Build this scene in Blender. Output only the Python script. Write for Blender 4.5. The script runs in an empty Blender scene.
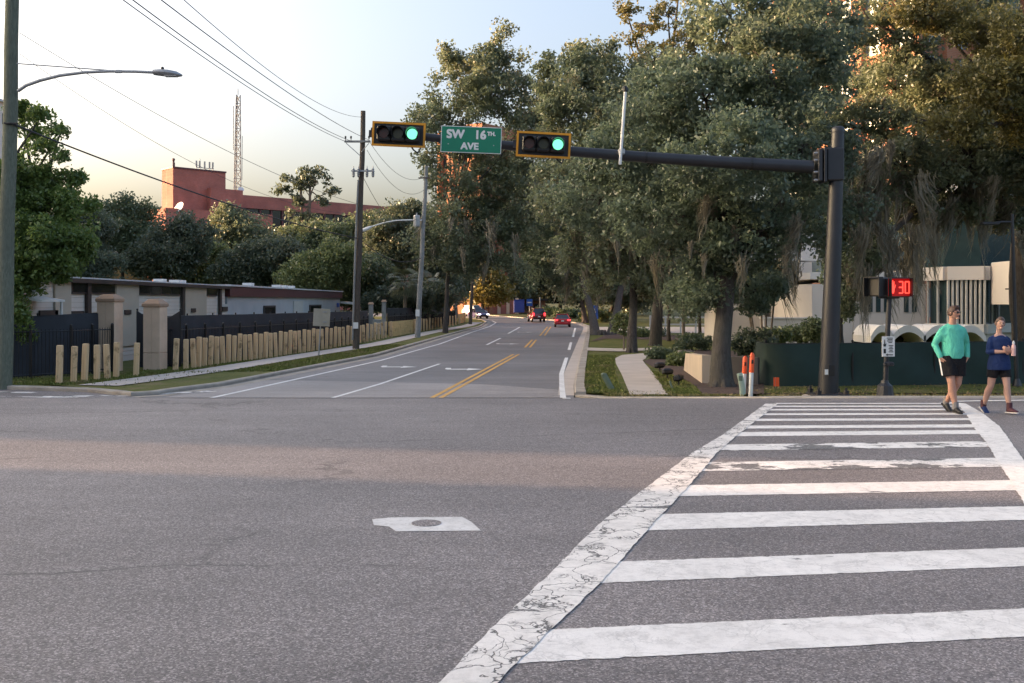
import bpy, bmesh, math, random
import numpy as np
from mathutils import Vector, Matrix
C = bpy.context.scene.collection
R = math.radians
random.seed(7)
CAMZ, FPX, CX, HY = 1.93, 1000.0, 512.0, 301.0

# ------------------------------------------------------------------ ground height
GK_Y = [-200, 19.4, 20.0, 26.5, 115, 131, 150, 200, 900]
GK_Z = [0, 0, -0.016, -0.648, -1.0, -0.8, -0.62, -0.3, -0.3]
def g(y):
    return float(np.interp(y, GK_Y, GK_Z))
def P(px, py, d):                       # a point d metres in front of the camera
    return Vector(((px - CX) / FPX * d, d, CAMZ - (py - HY) / FPX * d))
def G(px, py):                          # where the line of sight meets the ground
    lo, hi = 1.0, 600.0
    k = (py - HY) / FPX
    f = lambda d: CAMZ - k * d - g(d)
    d = lo
    while d < hi and f(d) > 0: d += 0.25
    a, b = d - 0.25, d
    for _ in range(30):
        m = (a + b) / 2
        if f(m) > 0: a = m
        else: b = m
    return ((px - CX) / FPX * b, b)

# ------------------------------------------------------------------ mesh helpers
class MB:
    def __init__(s): s.v = []; s.f = []; s.smooth = False
    def add(s, vs, fs):
        o = len(s.v)
        s.v += [tuple(p) for p in vs]; s.f += [tuple(i + o for i in q) for q in fs]
        return s
    def box(s, c, size, rot=None, taper=1.0):
        hx, hy, hz = size[0] / 2, size[1] / 2, size[2] / 2
        vs = [Vector((x * hx * (taper if z > 0 else 1), y * hy * (taper if z > 0 else 1), z * hz)) for z in (-1, 1) for x, y in ((-1, -1), (1, -1), (1, 1), (-1, 1))]
        if rot is not None: vs = [rot @ v for v in vs]
        c = Vector(c)
        return s.add([v + c for v in vs], [(3, 2, 1, 0), (4, 5, 6, 7), (0, 1, 5, 4), (1, 2, 6, 5), (2, 3, 7, 6), (3, 0, 4, 7)])
    def bevel_box(s, c, size, b=0.02, rot=None):
        # box with chamfered vertical and horizontal edges
        hx, hy, hz = size[0] / 2, size[1] / 2, size[2] / 2
        b = min(b, hx * .49, hy * .49, hz * .49)
        rings = [(-hz, b), (-hz + b, 0), (hz - b, 0), (hz, b)]
        vs = []
        for z, i in rings:
            x, y = hx - i, hy - i
            k = b * .7
            for p in ((-x + k, -y), (x - k, -y), (x, -y + k), (x, y - k), (x - k, y), (-x + k, y), (-x, y - k), (-x, -y + k)):
                vs.append(Vector((p[0], p[1], z)))
        if rot is not None: vs = [rot @ v for v in vs]
        c = Vector(c); fs = [tuple(range(7, -1, -1)), tuple(range(24, 32))]
        for r in range(3):
            for i in range(8):
                j = (i + 1) % 8
                fs.append((r * 8 + i, r * 8 + j, r * 8 + 8 + j, r * 8 + 8 + i))
        return s.add([v + c for v in vs], fs)
    def tube(s, pts, rad, n=8, cap=True, ry=None, side=None):
        pts = [Vector(p) for p in pts]
        if not hasattr(rad, '__len__'): rad = [rad] * len(pts)
        if ry is None: ry = rad
        o = len(s.v); prev = None
        for i, p in enumerate(pts):
            t = (pts[min(i + 1, len(pts) - 1)] - pts[max(i - 1, 0)])
            if t.length < 1e-9: t = Vector((0, 0, 1))
            t.normalize()
            ref = Vector(side) if side is not None else (prev if prev is not None else (Vector((1, 0, 0)) if abs(t.x) < .9 else Vector((0, 1, 0))))
            a = ref - t * ref.dot(t)
            if a.length < 1e-6: a = t.orthogonal()
            a.normalize(); prev = a
            b = t.cross(a)
            for k in range(n):
                th = 2 * math.pi * k / n
                q = p + a * (math.cos(th) * rad[i]) + b * (math.sin(th) * ry[i])
                s.v.append(tuple(q))
        for i in range(len(pts) - 1):
            for k in range(n):
                k2 = (k + 1) % n
                s.f.append((o + i * n + k, o + i * n + k2, o + (i + 1) * n + k2, o + (i + 1) * n + k))
        if cap:
            s.f.append(tuple(o + k for k in range(n - 1, -1, -1)))
            s.f.append(tuple(o + (len(pts) - 1) * n + k for k in range(n)))
        return s
    def cyl(s, a, b, r, r2=None, n=12):
        return s.tube([a, b], [r, r if r2 is None else r2], n)
    def ball(s, c, r, n=12, m=8):
        if not hasattr(r, '__len__'): r = (r, r, r)
        o = len(s.v)
        for i in range(1, m):
            ph = math.pi * i / m
            for k in range(n):
                th = 2 * math.pi * k / n
                s.v.append((c[0] + r[0] * math.sin(ph) * math.cos(th), c[1] + r[1] * math.sin(ph) * math.sin(th), c[2] + r[2] * math.cos(ph)))
        s.v.append((c[0], c[1], c[2] + r[2])); s.v.append((c[0], c[1], c[2] - r[2]))
        T, B = len(s.v) - 2, len(s.v) - 1
        for i in range(m - 2):
            for k in range(n):
                k2 = (k + 1) % n
                s.f.append((o + i * n + k, o + (i + 1) * n + k, o + (i + 1) * n + k2, o + i * n + k2))
        for k in range(n):
            k2 = (k + 1) % n
            s.f.append((T, o + k, o + k2)); s.f.append((B, o + (m - 2) * n + k2, o + (m - 2) * n + k))
        return s
    def lathe(s, c, prof, n=20):            # prof: (radius, z)
        return s.tube([(c[0], c[1], c[2] + z) for r, z in prof], [max(r, 1e-4) for r, z in prof], n, side=(1, 0, 0))
    def prism(s, poly, z0, z1):             # vertical extrusion of a plan polygon
        n = len(poly)
        vs = [(x, y, z0) for x, y in poly] + [(x, y, z1) for x, y in poly]
        fs = [tuple(range(n - 1, -1, -1)), tuple(range(n, 2 * n))] + [(i, (i + 1) % n, (i + 1) % n + n, i + n) for i in range(n)]
        return s.add(vs, fs)
    def plate(s, poly3, off):               # polygon in space given a thickness
        n = len(poly3); off = Vector(off)
        vs = [Vector(p) for p in poly3] + [Vector(p) + off for p in poly3]
        fs = [tuple(range(n - 1, -1, -1)), tuple(range(n, 2 * n))] + [(i, (i + 1) % n, (i + 1) % n + n, i + n) for i in range(n)]
        return s.add(vs, fs)

def wloc(o):
    v = Vector((0, 0, 0))
    while o is not None: v += o.location; o = o.parent
    return v
def link_mesh(name, me, mat, parent=None, loc=None):
    o = bpy.data.objects.new(name, me); C.objects.link(o)
    if mat is not None:
        for m in (mat if isinstance(mat, (list, tuple)) else [mat]): me.materials.append(m)
    if parent is not None: o.parent = parent
    if loc is not None: o.location = loc
    return o
def obj(name, mb, mat, parent=None, loc=None, smooth=False):
    base = Vector((0, 0, 0))
    if parent is not None: base += wloc(parent)
    if loc is not None: base += Vector(loc) if parent is None else Vector((0, 0, 0))
    me = bpy.data.meshes.new(name)
    me.from_pydata([tuple(Vector(p) - base) for p in mb.v], [], mb.f)
    me.update()
    if smooth:
        me.polygons.foreach_set('use_smooth', [True] * len(me.polygons))
        try: me.set_sharp_from_angle(angle=R(40))
        except Exception: pass
    return link_mesh(name, me, mat, parent, loc if parent is None else None)
def np_obj(name, verts, faces, mat, parent=None, loc=None, smooth=False):
    """verts (N,3) array, faces (M,4) array"""
    base = np.array(wloc(parent) if parent is not None else (loc if loc is not None else (0, 0, 0)), dtype=np.float64)
    v = (np.asarray(verts) - base).astype(np.float32); f = np.asarray(faces, dtype=np.int32)
    me = bpy.data.meshes.new(name)
    me.vertices.add(len(v)); me.vertices.foreach_set('co', v.ravel())
    k = f.shape[1]
    me.loops.add(f.size); me.loops.foreach_set('vertex_index', f.ravel())
    me.polygons.add(len(f)); me.polygons.foreach_set('loop_start', np.arange(0, f.size, k, dtype=np.int32))
    if smooth: me.polygons.foreach_set('use_smooth', np.ones(len(f), dtype=bool))
    me.update(calc_edges=True)
    return link_mesh(name, me, mat, parent, loc if parent is None else None)
def tag(o, label, cat, group=None):
    o['label'] = label; o['category'] = cat
    if group: o['group'] = group
    return o
def thing(name, label, cat, loc=(0, 0, 0), group=None):
    o = bpy.data.objects.new(name, None); C.objects.link(o); o.empty_display_size = .2
    o.location = loc
    return tag(o, label, cat, group)
def struct(o): o['kind'] = 'structure'; return o
def stuff(o): o['kind'] = 'stuff'; return o
def dup(root, loc, label=None, rotz=0.0, group=None):
    def cp(o, par):
        c = o.copy(); C.objects.link(c); c.parent = par
        for ch in [x for x in o.children]: cp(ch, c)
        return c
    r = cp(root, None); r.location = loc; r.rotation_euler = (0, 0, rotz)
    if label: r['label'] = label
    if group: r['group'] = group
    return r
def text_mesh(name, s, size, mat, parent, M, extrude=.004, align='CENTER', bold=0.0, sx=1.0):
    cu = bpy.data.curves.new(name, 'FONT'); cu.body = s; cu.size = size; cu.extrude = extrude
    cu.align_x = align; cu.align_y = 'CENTER'; cu.offset = bold
    t = bpy.data.objects.new(name, cu); C.objects.link(t)
    dg = bpy.context.evaluated_depsgraph_get()
    me = bpy.data.meshes.new_from_object(t.evaluated_get(dg))
    bpy.data.objects.remove(t); bpy.data.curves.remove(cu)
    me.transform(M @ Matrix.Diagonal((sx, 1, 1, 1)))
    me.materials.clear()
    b = wloc(parent); me.transform(Matrix.Translation(-b))
    return link_mesh(name, me, mat, parent)
def remesh(mb, vox, smooth=2, fac=.5):
    me = bpy.data.meshes.new('tmp'); me.from_pydata(mb.v, [], mb.f); me.update()
    o = bpy.data.objects.new('tmp', me); C.objects.link(o)
    m = o.modifiers.new('r', 'REMESH'); m.mode = 'VOXEL'; m.voxel_size = vox
    if smooth:
        k = o.modifiers.new('s', 'SMOOTH'); k.factor = fac; k.iterations = smooth
    dg = bpy.context.evaluated_depsgraph_get()
    out = bpy.data.meshes.new_from_object(o.evaluated_get(dg))
    bpy.data.objects.remove(o); bpy.data.meshes.remove(me)
    out.polygons.foreach_set('use_smooth', [True] * len(out.polygons))
    return out
def remesh_obj(name, mb, vox, mat, parent, smooth=2, fac=.5):
    me = remesh(mb, vox, smooth, fac); me.name = name
    me.transform(Matrix.Translation(-wloc(parent)))
    return link_mesh(name, me, mat, parent)

# ------------------------------------------------------------------ materials
class NT:
    def __init__(s, name):
        s.m = bpy.data.materials.new(name); s.m.use_nodes = True
        s.t = s.m.node_tree; s.b = s.t.nodes['Principled BSDF']; s.out = s.t.nodes['Material Output']
        s.co = None
    def n(s, typ, **kw):
        k = s.t.nodes.new(typ)
        for a, v in kw.items():
            if a in k.inputs.keys() if hasattr(k, 'inputs') else False: k.inputs[a].default_value = v
            else: setattr(k, a, v)
        return k
    def l(s, a, b): s.t.links.new(a, b)
    def pos(s, obj=False, scale=(1, 1, 1), rot=0):
        if obj:
            o = s.n('ShaderNodeTexCoord').outputs['Object']
        else:
            o = s.n('ShaderNodeNewGeometry').outputs['Position']
        mp = s.n('ShaderNodeMapping'); mp.inputs['Scale'].default_value = scale; mp.inputs['Rotation'].default_value = (0, 0, rot)
        s.l(o, mp.inputs['Vector']); return mp.outputs['Vector']
    def noise(s, v, scale, detail=4, rough=.55, dist=0):
        k = s.n('ShaderNodeTexNoise'); k.inputs['Scale'].default_value = scale; k.inputs['Detail'].default_value = detail
        k.inputs['Roughness'].default_value = rough; k.inputs['Distortion'].default_value = dist
        s.l(v, k.inputs['Vector']); return k.outputs['Fac']
    def ramp(s, f, stops, interp='LINEAR'):
        k = s.n('ShaderNodeValToRGB'); e = k.color_ramp; e.interpolation = interp
        while len(e.elements) > 1: e.elements.remove(e.elements[-1])
        for i, (p, c) in enumerate(stops):
            q = e.elements[0] if i == 0 else e.elements.new(p)
            q.position = p; c = c if hasattr(c, '__len__') else (c, c, c)
            q.color = (*c, 1)
        s.l(f, k.inputs['Fac']); return k.outputs['Color']
    def mix(s, f, a, b, mode='MIX'):
        k = s.n('ShaderNodeMix'); k.data_type = 'RGBA'; k.blend_type = mode; k.clamp_factor = True
        for sock, val in ((k.inputs[0], f), (k.inputs[6], a), (k.inputs[7], b)):
            if isinstance(val, bpy.types.NodeSocket): s.l(val, sock)
            elif hasattr(val, '__len__'): sock.default_value = (*val, 1)
            else: sock.default_value = val
        return k.outputs[2]
    def math(s, op, a, b=0.0, clamp=False):
        k = s.n('ShaderNodeMath'); k.operation = op; k.use_clamp = clamp
        for i, val in enumerate((a, b)):
            if isinstance(val, bpy.types.NodeSocket): s.l(val, k.inputs[i])
            else: k.inputs[i].default_value = val
        return k.outputs[0]
    def bump(s, h, strength=.3, dist=.01):
        k = s.n('ShaderNodeBump'); k.inputs['Strength'].default_value = strength; k.inputs['Distance'].default_value = dist
        s.l(h, k.inputs['Height']); s.l(k.outputs['Normal'], s.b.inputs['Normal'])
    def col(s, c):
        if isinstance(c, bpy.types.NodeSocket): s.l(c, s.b.inputs['Base Color'])
        else: s.b.inputs['Base Color'].default_value = (*c, 1)
    def set(s, rough=.7, metal=0, spec=.5, coat=0):
        s.b.inputs['Roughness'].default_value = rough; s.b.inputs['Metallic'].default_value = metal
        s.b.inputs['Specular IOR Level'].default_value = spec; s.b.inputs['Coat Weight'].default_value = coat
        return s.m

def simple(name, c, rough=.6, metal=0, var=.18, scale=4, bump=0, spec=.5, coat=0, obj=True, fine=60):
    k = NT(name); p = k.pos(obj)
    a = k.noise(p, scale, 5); b = k.noise(p, fine, 3)
    f = k.math('ADD', k.math('MULTIPLY', a, .65), k.math('MULTIPLY', b, .35))
    lo = tuple(x * (1 - var) for x in c); hi = tuple(min(1, x * (1 + var)) for x in c)
    k.col(k.ramp(f, [(.3, lo), (.7, hi)]))
    if bump: k.bump(b, bump, .01)
    return k.set(rough, metal, spec, coat)
def emit(name, c, strength, base=(.05, .05, .05)):
    k = NT(name); k.col(base)
    k.b.inputs['Emission Color'].default_value = (*c, 1); k.b.inputs['Emission Strength'].default_value = strength
    return k.set(.4)

def asphalt(name, base, grain=.5, warm=(1.03, 1.0, .99), tracks=True, speck=1.0):
    k = NT(name); p = k.pos()
    base = tuple(base * w for w in warm)
    big = k.noise(p, .22, 5, .6)
    mid = k.noise(k.pos(scale=(.10, 1.1, 1), rot=R(-11) if tracks else R(84)), 1.0, 5, .62)
    c = k.mix(k.ramp(big, [(.3, 0.0), (.7, 1.0)]), tuple(x * .74 for x in base), tuple(x * 1.2 for x in base))
    if tracks:
        c = k.mix(k.ramp(mid, [(.35, .0), (.75, .6)]), c, tuple(x * .6 for x in base))
    vo = k.n('ShaderNodeTexVoronoi'); vo.inputs['Scale'].default_value = 92; k.l(p, vo.inputs['Vector'])
    st = k.n('ShaderNodeSeparateColor'); k.l(vo.outputs['Color'], st.inputs[0])
    stones = k.ramp(st.outputs[0], [(.0, .45), (.35, .75), (.62, 1.0), (.84, 1.4), (1, 2.2)])
    c = k.mix(grain * speck, c, stones, 'MULTIPLY')
    fine = k.noise(p, 210, 2, .7)
    c = k.mix(.55 * grain, c, k.ramp(fine, [(.25, .35), (.75, 1.7)]), 'MULTIPLY')
    # hairline cracks running with the traffic
    cr = k.n('ShaderNodeTexVoronoi'); cr.feature = 'DISTANCE_TO_EDGE'; cr.inputs['Scale'].default_value = .22
    wob = k.noise(k.pos(), 1.3, 6, .7)
    va = k.n('ShaderNodeVectorMath'); va.operation = 'ADD'
    cmb = k.n('ShaderNodeCombineXYZ'); k.l(wob, cmb.inputs[0]); k.l(wob, cmb.inputs[1])
    k.l(k.pos(scale=(.35, 1.0, 1)), va.inputs[0]); k.l(cmb.outputs[0], va.inputs[1]); k.l(va.outputs[0], cr.inputs['Vector'])
    crk = k.ramp(cr.outputs['Distance'], [(0.0, 1.0), (.005, .0)])
    gate = k.ramp(k.noise(p, .35, 2), [(.44, 0.0), (.56, .9)])
    spots = k.ramp(k.noise(p, 1.9, 4, .7), [(.63, 0.0), (.74, .5)])
    c = k.mix(spots, c, tuple(x * .5 for x in base))
    pale = k.ramp(k.noise(k.pos(), .75, 6, .7), [(.58, 0.0), (.72, .35)])
    c = k.mix(pale, c, tuple(min(1, x * 1.5) for x in base))
    c = k.mix(k.math('MULTIPLY', crk, gate), c, tuple(x * .25 for x in base))
    k.col(c)
    k.bump(k.math('ADD', st.outputs[0], fine), .35, .006)
    return k.set(.62, spec=.5)

def paint(name, c=(.72, .71, .70), wear=.35, crack=0.0, base=.15, crack_scale=2.6, chip_scale=2.2, stretch=(.45, 1.2, 1)):
    k = NT(name); p = k.pos()
    n1 = k.noise(k.pos(scale=stretch), chip_scale, 8, .68)
    bare = k.ramp(n1, [(max(0, wear - .015), 1.0), (wear + .015, 0.0)])
    fine = k.noise(p, 160, 3, .7)
    scuff = k.ramp(k.noise(p, 7, 8, .75), [(.32, .55), (.55, 1.0)])
    tint = k.mix(k.ramp(k.noise(p, 1.1, 4), [(.35, 0.0), (.7, 1.0)]), tuple(x * .86 for x in c), c)
    col = k.mix(.55, tint, k.mix(1.0, tint, scuff, 'MULTIPLY'))
    pit = k.ramp(fine, [(.24, .45), (.42, 1.0)])
    col = k.mix(.8, col, pit, 'MULTIPLY')
    if crack:
        wob = k.n('ShaderNodeTexNoise'); wob.inputs['Scale'].default_value = 3.2; wob.inputs['Detail'].default_value = 6; k.l(p, wob.inputs['Vector'])
        off = k.n('ShaderNodeVectorMath'); off.operation = 'SCALE'; off.inputs['Scale'].default_value = .55; k.l(wob.outputs['Color'], off.inputs[0])
        va = k.n('ShaderNodeVectorMath'); va.operation = 'ADD'; k.l(p, va.inputs[0]); k.l(off.outputs[0], va.inputs[1])
        m1 = None
        for sc, w, lo, hi in ((crack_scale * .8, .013, .32, .42), (crack_scale * 2.6, .027, .47, .55), (crack_scale * 8, .10, .57, .62)):
            v = k.n('ShaderNodeTexVoronoi'); v.feature = 'DISTANCE_TO_EDGE'; v.inputs['Scale'].default_value = sc; k.l(va.outputs[0], v.inputs['Vector'])
            e = k.ramp(v.outputs['Distance'], [(0, 1.0), (w * .6, .9), (w * 1.2, 0.0)])
            gt = k.ramp(k.noise(p, .9 + sc * .12, 3), [(lo, 0.0), (hi, 1.0)])
            e = k.math('MULTIPLY', e, gt)
            m1 = e if m1 is None else k.math('MAXIMUM', m1, e)
        bare = k.math('MAXIMUM', bare, k.math('MULTIPLY', m1, crack))
    st = k.n('ShaderNodeTexVoronoi'); st.inputs['Scale'].default_value = 78; k.l(p, st.inputs['Vector'])
    sp = k.n('ShaderNodeSeparateColor'); k.l(st.outputs['Color'], sp.inputs[0])
    asp = k.mix(.6, (base, base * .98, base * .98), k.ramp(sp.outputs[0], [(0, .4), (.6, 1.0), (1, 2.2)]), 'MULTIPLY')
    if crack > .9: asp = k.mix(k.math('MULTIPLY', m1, .6), asp, (.06, .057, .055))
    k.col(k.mix(bare, col, asp))
    k.bump(k.math('SUBTRACT', k.math('MULTIPLY', fine, .4), bare), .3, .005)
    return k.set(.75, spec=.3)

def foliage(name, dark, light, back=.3, scale=.7, accent=None, acc_amt=.15):
    k = NT(name); p = k.pos()
    gi = k.n('ShaderNodeNewGeometry')
    rnd = gi.outputs['Random Per Island']
    big = k.noise(p, scale, 3)
    f = k.math('ADD', k.math('MULTIPLY', rnd, .5), k.math('MULTIPLY', k.ramp(big, [(.35, 0.0), (.65, 1.0)]), .5))
    c = k.mix(f, dark, light)
    if accent is not None:
        c = k.mix(k.ramp(k.noise(p, scale * 2.2, 2), [(.62 - acc_amt, 0.0), (.68, .8)]), c, accent)
    k.col(c); k.set(.36, spec=.65)
    tr = k.n('ShaderNodeBsdfTranslucent'); k.l(c, tr.inputs['Color'])
    mx = k.n('ShaderNodeMixShader'); mx.inputs[0].default_value = back
    k.l(k.b.outputs[0], mx.inputs[1]); k.l(tr.outputs[0], mx.inputs[2]); k.l(mx.outputs[0], k.out.inputs['Surface'])
    return k.m
def bark(name, dark, light, scale=5):
    k = NT(name)
    a = k.noise(k.pos(scale=(1, 1, .22)), scale * 3, 8, .7, .5)
    b = k.noise(k.pos(), .8, 3)
    c = k.mix(k.ramp(a, [(.3, 0.0), (.7, 1.0)]), dark, light)
    c = k.mix(k.ramp(b, [(.45, 0.0), (.75, .4)]), c, (.11, .115, .09))
    k.col(c); k.bump(a, .8, .04)
    return k.set(.9, spec=.2)
def grass_mat(name, a, b, dry):
    k = NT(name); p = k.pos()
    n1 = k.noise(p, .5, 5, .6); n2 = k.noise(p, 38, 4, .7)
    c = k.mix(k.ramp(n1, [(.3, 0.0), (.7, 1.0)]), a, b)
    c = k.mix(k.ramp(k.noise(p, .9, 6, .65), [(.5, 0.0), (.66, .75)]), c, dry)
    c = k.mix(.7, c, k.ramp(n2, [(.25, .35), (.75, 1.6)]), 'MULTIPLY')
    k.col(c); k.bump(n2, .6, .03)
    return k.set(.9, spec=.15)
def blade_mat(name, a, b, dry):
    k = NT(name); gi = k.n('ShaderNodeNewGeometry')
    c = k.mix(gi.outputs['Random Per Island'], a, b)
    c = k.mix(k.ramp(k.noise(k.pos(), .9, 6, .65), [(.5, 0.0), (.66, .8)]), c, dry)
    k.col(c); return k.set(.7, spec=.2)
def planks(name, a, b, axis_scale=(1, 1, .05), scale=22):
    k = NT(name)
    n1 = k.noise(k.pos(True, axis_scale), scale, 6, .65, .3); n2 = k.noise(k.pos(False), 1.7, 4)
    c = k.mix(k.ramp(n1, [(.3, 0.0), (.7, 1.0)]), a, b)
    c = k.mix(k.ramp(k.noise(k.pos(), 2.3, 5, .7), [(.56, 0.0), (.66, .75)]), c, tuple(x * .3 for x in a))
    k.col(c); k.bump(n1, .3, .01)
    return k.set(.85, spec=.2)
def brick(name, c1, c2, mortar, scale=1.0, w=.25, h=.075, axis='xz'):
    k = NT(name)
    tx = k.n('ShaderNodeTexBrick'); tx.inputs['Scale'].default_value = scale
    tx.inputs['Color1'].default_value = (*c1, 1); tx.inputs['Color2'].default_value = (*c2, 1); tx.inputs['Mortar'].default_value = (*mortar, 1)
    tx.inputs['Brick Width'].default_value = w; tx.inputs['Row Height'].default_value = h; tx.inputs['Mortar Size'].default_value = .008
    sp = k.n('ShaderNodeSeparateXYZ'); k.l(k.pos(), sp.inputs[0])
    cm = k.n('ShaderNodeCombineXYZ'); k.l(k.math('ADD', sp.outputs[0], sp.outputs[1]), cm.inputs[0]); k.l(sp.outputs[2], cm.inputs[1])
    k.l(cm.outputs[0], tx.inputs['Vector'])
    c = k.mix(.5, tx.outputs['Color'], k.ramp(k.noise(k.pos(), .3, 6), [(.3, .6), (.7, 1.25)]), 'MULTIPLY')
    k.col(c); return k.set(.9, spec=.2)

M = {}
M['asphalt'] = asphalt('worn_asphalt', .185, 1.0, (1.12, 1.0, .98))
M['asphalt_far'] = asphalt('side_street_asphalt', .19, .4, (1.08, 1.0, 1.0))
M['asphalt_pale'] = asphalt('pale_asphalt', .29, .35, (1.1, 1.0, .96))
M['paint'] = paint('white_road_paint', c=(.83, .805, .78), wear=.345, crack=.22, chip_scale=4.5)
M['paint_worn'] = paint('flaking_road_paint', c=(.84, .81, .78), wear=.47, crack=.4, chip_scale=1.7, stretch=(.8, 1, 1))
M['paint_crack'] = paint('cracked_road_paint', c=(.80, .765, .73), wear=.40, crack=1.0)
M['paint_thin'] = paint('lane_paint', c=(.85, .84, .83), wear=.30)
M['paint_yellow'] = paint('yellow_lane_paint', c=(.74, .43, .13), wear=.27)
M['patch_paint'] = paint('patch_paint', c=(.68, .67, .66), wear=.28, crack=.2)
M['concrete'] = simple('pale_concrete', (.50, .435, .385), .85, var=.16, scale=1.2, bump=.2, obj=False)
M['kerb'] = simple('stained_kerb_concrete', (.34, .30, .255), .9, var=.35, scale=2.0, bump=.3, obj=False)
M['grass'] = grass_mat('lawn_grass', (.085, .105, .024), (.15, .15, .045), (.20, .16, .085))
M['land'] = grass_mat('rough_ground', (.06, .075, .025), (.09, .09, .04), (.13, .10, .06))
M['blades'] = blade_mat('grass_blades', (.09, .12, .022), (.2, .21, .06), (.27, .21, .11))
M['mulch'] = simple('bark_mulch', (.075, .045, .035), .95, var=.6, scale=8, bump=.6, obj=False, fine=40)
M['oak1'] = foliage('oak_leaves_deep', (0.093, 0.121, 0.082), (0.241, 0.301, 0.189), 0.48, .55)
M['oak2'] = foliage('oak_leaves_olive', (0.106, 0.128, 0.077), (0.271, 0.31, 0.178), 0.48, .5, (.18, .15, .07), .05)
M['oak3'] = foliage('oak_leaves_sun_tinted', (0.103, 0.099, 0.036), (0.266, 0.242, 0.085), 0.45, .5, (.25, .2, .05), .08)  # gold of the low sun put into the leaf colour of the lit oaks
M['green1'] = foliage('bright_leaves', (0.086, 0.133, 0.035), (0.25, 0.343, 0.094), 0.5, .9)
M['green2'] = foliage('mid_leaves', (0.09, 0.12, 0.064), (0.203, 0.247, 0.127), 0.45, .25)
M['green3'] = foliage('light_leaves', (0.12, 0.157, 0.06), (0.27, 0.307, 0.127), 0.45, .3)
M['green4'] = foliage('dark_leaves', (0.074, 0.1, 0.064), (0.173, 0.203, 0.127), 0.45, .3)
M['yellow'] = foliage('yellow_leaves', (.17, .14, .035), (.36, .29, .08), .4, .6)
M['palm'] = foliage('palm_leaves', (.06, .08, .04), (.17, .18, .09), .2, .6)
M['moss'] = foliage('spanish_moss', (.16, .145, .105), (.35, .31, .225), .4, .9)
M['bark'] = bark('oak_bark', (.04, .034, .031), (.125, .108, .098))
M['bark_pale'] = bark('pale_bark', (.14, .11, .085), (.32, .26, .2))
M['pole_wood'] = bark('pole_wood', (.07, .055, .045), (.17, .135, .11), 8)
M['pole_green'] = bark('treated_pole_wood', (.10, .115, .085), (.21, .225, .175), 8)
M['pole_grey'] = bark('weathered_pole', (.20, .205, .20), (.36, .36, .35), 8)
M['charcoal'] = simple('charcoal_paint', (.022, .023, .028), .42, var=.25, scale=3, spec=.5)
M['black'] = simple('black_plastic', (.013, .013, .014), .45, var=.3)
M['steel'] = simple('brushed_steel', (.5, .5, .5), .35, .9, var=.15)
M['galv'] = simple('galvanised_steel', (.38, .39, .40), .5, .7, var=.2, scale=8)
M['yellow_edge'] = simple('amber_backplate_edge', (.72, .30, .012), .5, var=.12)
M['sign_green'] = simple('sign_green', (.003, .19, .105), .4, var=.08)
M['white'] = simple('white_paint', (.74, .74, .72), .5, var=.08)
M['offwhite'] = simple('offwhite_panel', (.56, .55, .52), .6, var=.1)
M['lens_green'] = emit('lit_green_lens', (.18, 1.0, .5), .29)
M['lens_glow'] = emit('green_lens_rim', (.0, .8, .36), .8)
M['lens_red_off'] = simple('unlit_red_lens', (.10, .022, .016), .25, var=.3)
M['lens_amber_off'] = simple('unlit_amber_lens', (.055, .052, .02), .25, var=.3)
M['led_red'] = emit('red_led', (1.0, .05, .03), .42)
M['led_panel'] = emit('red_led_panel', (1.0, .0, .0), .05, (.03, .0, .0))
M['grass_dry'] = grass_mat('dry_corner_grass', (.13, .125, .05), (.19, .165, .085), (.25, .19, .13))
M['blades_dry'] = blade_mat('dry_blades', (.12, .13, .035), (.24, .2, .09), (.3, .23, .15))
M['post_wood'] = planks('sawn_post_wood', (.60, .40, .215), (.77, .57, .35))
M['plank_wood'] = planks('plank_wood', (.55, .38, .16), (.70, .51, .25), (1, .05, 1), 10)
M['stone'] = simple('pillar_stone', (.66, .49, .36), .85, var=.14, scale=2.5, bump=.25)
M['stone_cap'] = simple('pillar_cap_stone', (.42, .28, .19), .85, var=.18, scale=3)
M['screen_dark'] = simple('black_windscreen_mesh', (.034, .038, .048), .8, var=.3, scale=1.5)
M['screen_green'] = simple('green_windscreen_mesh', (.016, .036, .030), .8, var=.25, scale=1.5)
M['iron'] = simple('black_iron', (.01, .01, .011), .45, var=.2)
M['siding'] = simple('cream_siding', (.72, .66, .59), .7, var=.08, scale=1)
M['panel_beige'] = simple('beige_panel', (.50, .44, .35), .7, var=.08, scale=1)
M['brown_trim'] = simple('dark_brown_trim', (.045, .032, .028), .6, var=.2)
M['glass_dark'] = simple('dark_glass', (.012, .014, .016), .08, var=.2, spec=.8)
M['glass_teal'] = simple('teal_glass', (.03, .055, .06), .08, var=.2, spec=.9)
M['metal_blue'] = simple('pale_blue_metal', (.36, .40, .44), .5, var=.06, scale=1)
M['maroon'] = simple('maroon_fascia', (.10, .032, .036), .55, var=.15)
M['roof_white'] = simple('white_roof', (.6, .6, .6), .7, var=.12)
M['brick_red'] = brick('red_brick', (.45, .175, .14), (.39, .15, .12), (.4, .22, .18), 1.0, .5, .16)
M['brick_tower'] = brick('orange_brick', (.46, .20, .115), (.38, .155, .09), (.4, .3, .22), 1.0, .5, .16)
M['stucco'] = simple('cream_stucco', (.68, .62, .56), .8, var=.07, scale=.6, bump=.05, obj=False)
M['stucco_white'] = simple('white_stucco', (.74, .71, .67), .8, var=.06, scale=.6, obj=False)
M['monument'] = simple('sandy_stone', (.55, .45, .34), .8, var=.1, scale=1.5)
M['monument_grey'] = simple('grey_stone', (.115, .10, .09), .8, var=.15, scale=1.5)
M['orange'] = simple('safety_orange', (.80, .10, .02), .5, var=.1)
M['post_green'] = simple('pale_green_plastic', (.38, .46, .36), .6, var=.1)
M['marker_green'] = simple('dull_green_plastic', (.14, .18, .125), .6, var=.2)
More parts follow.
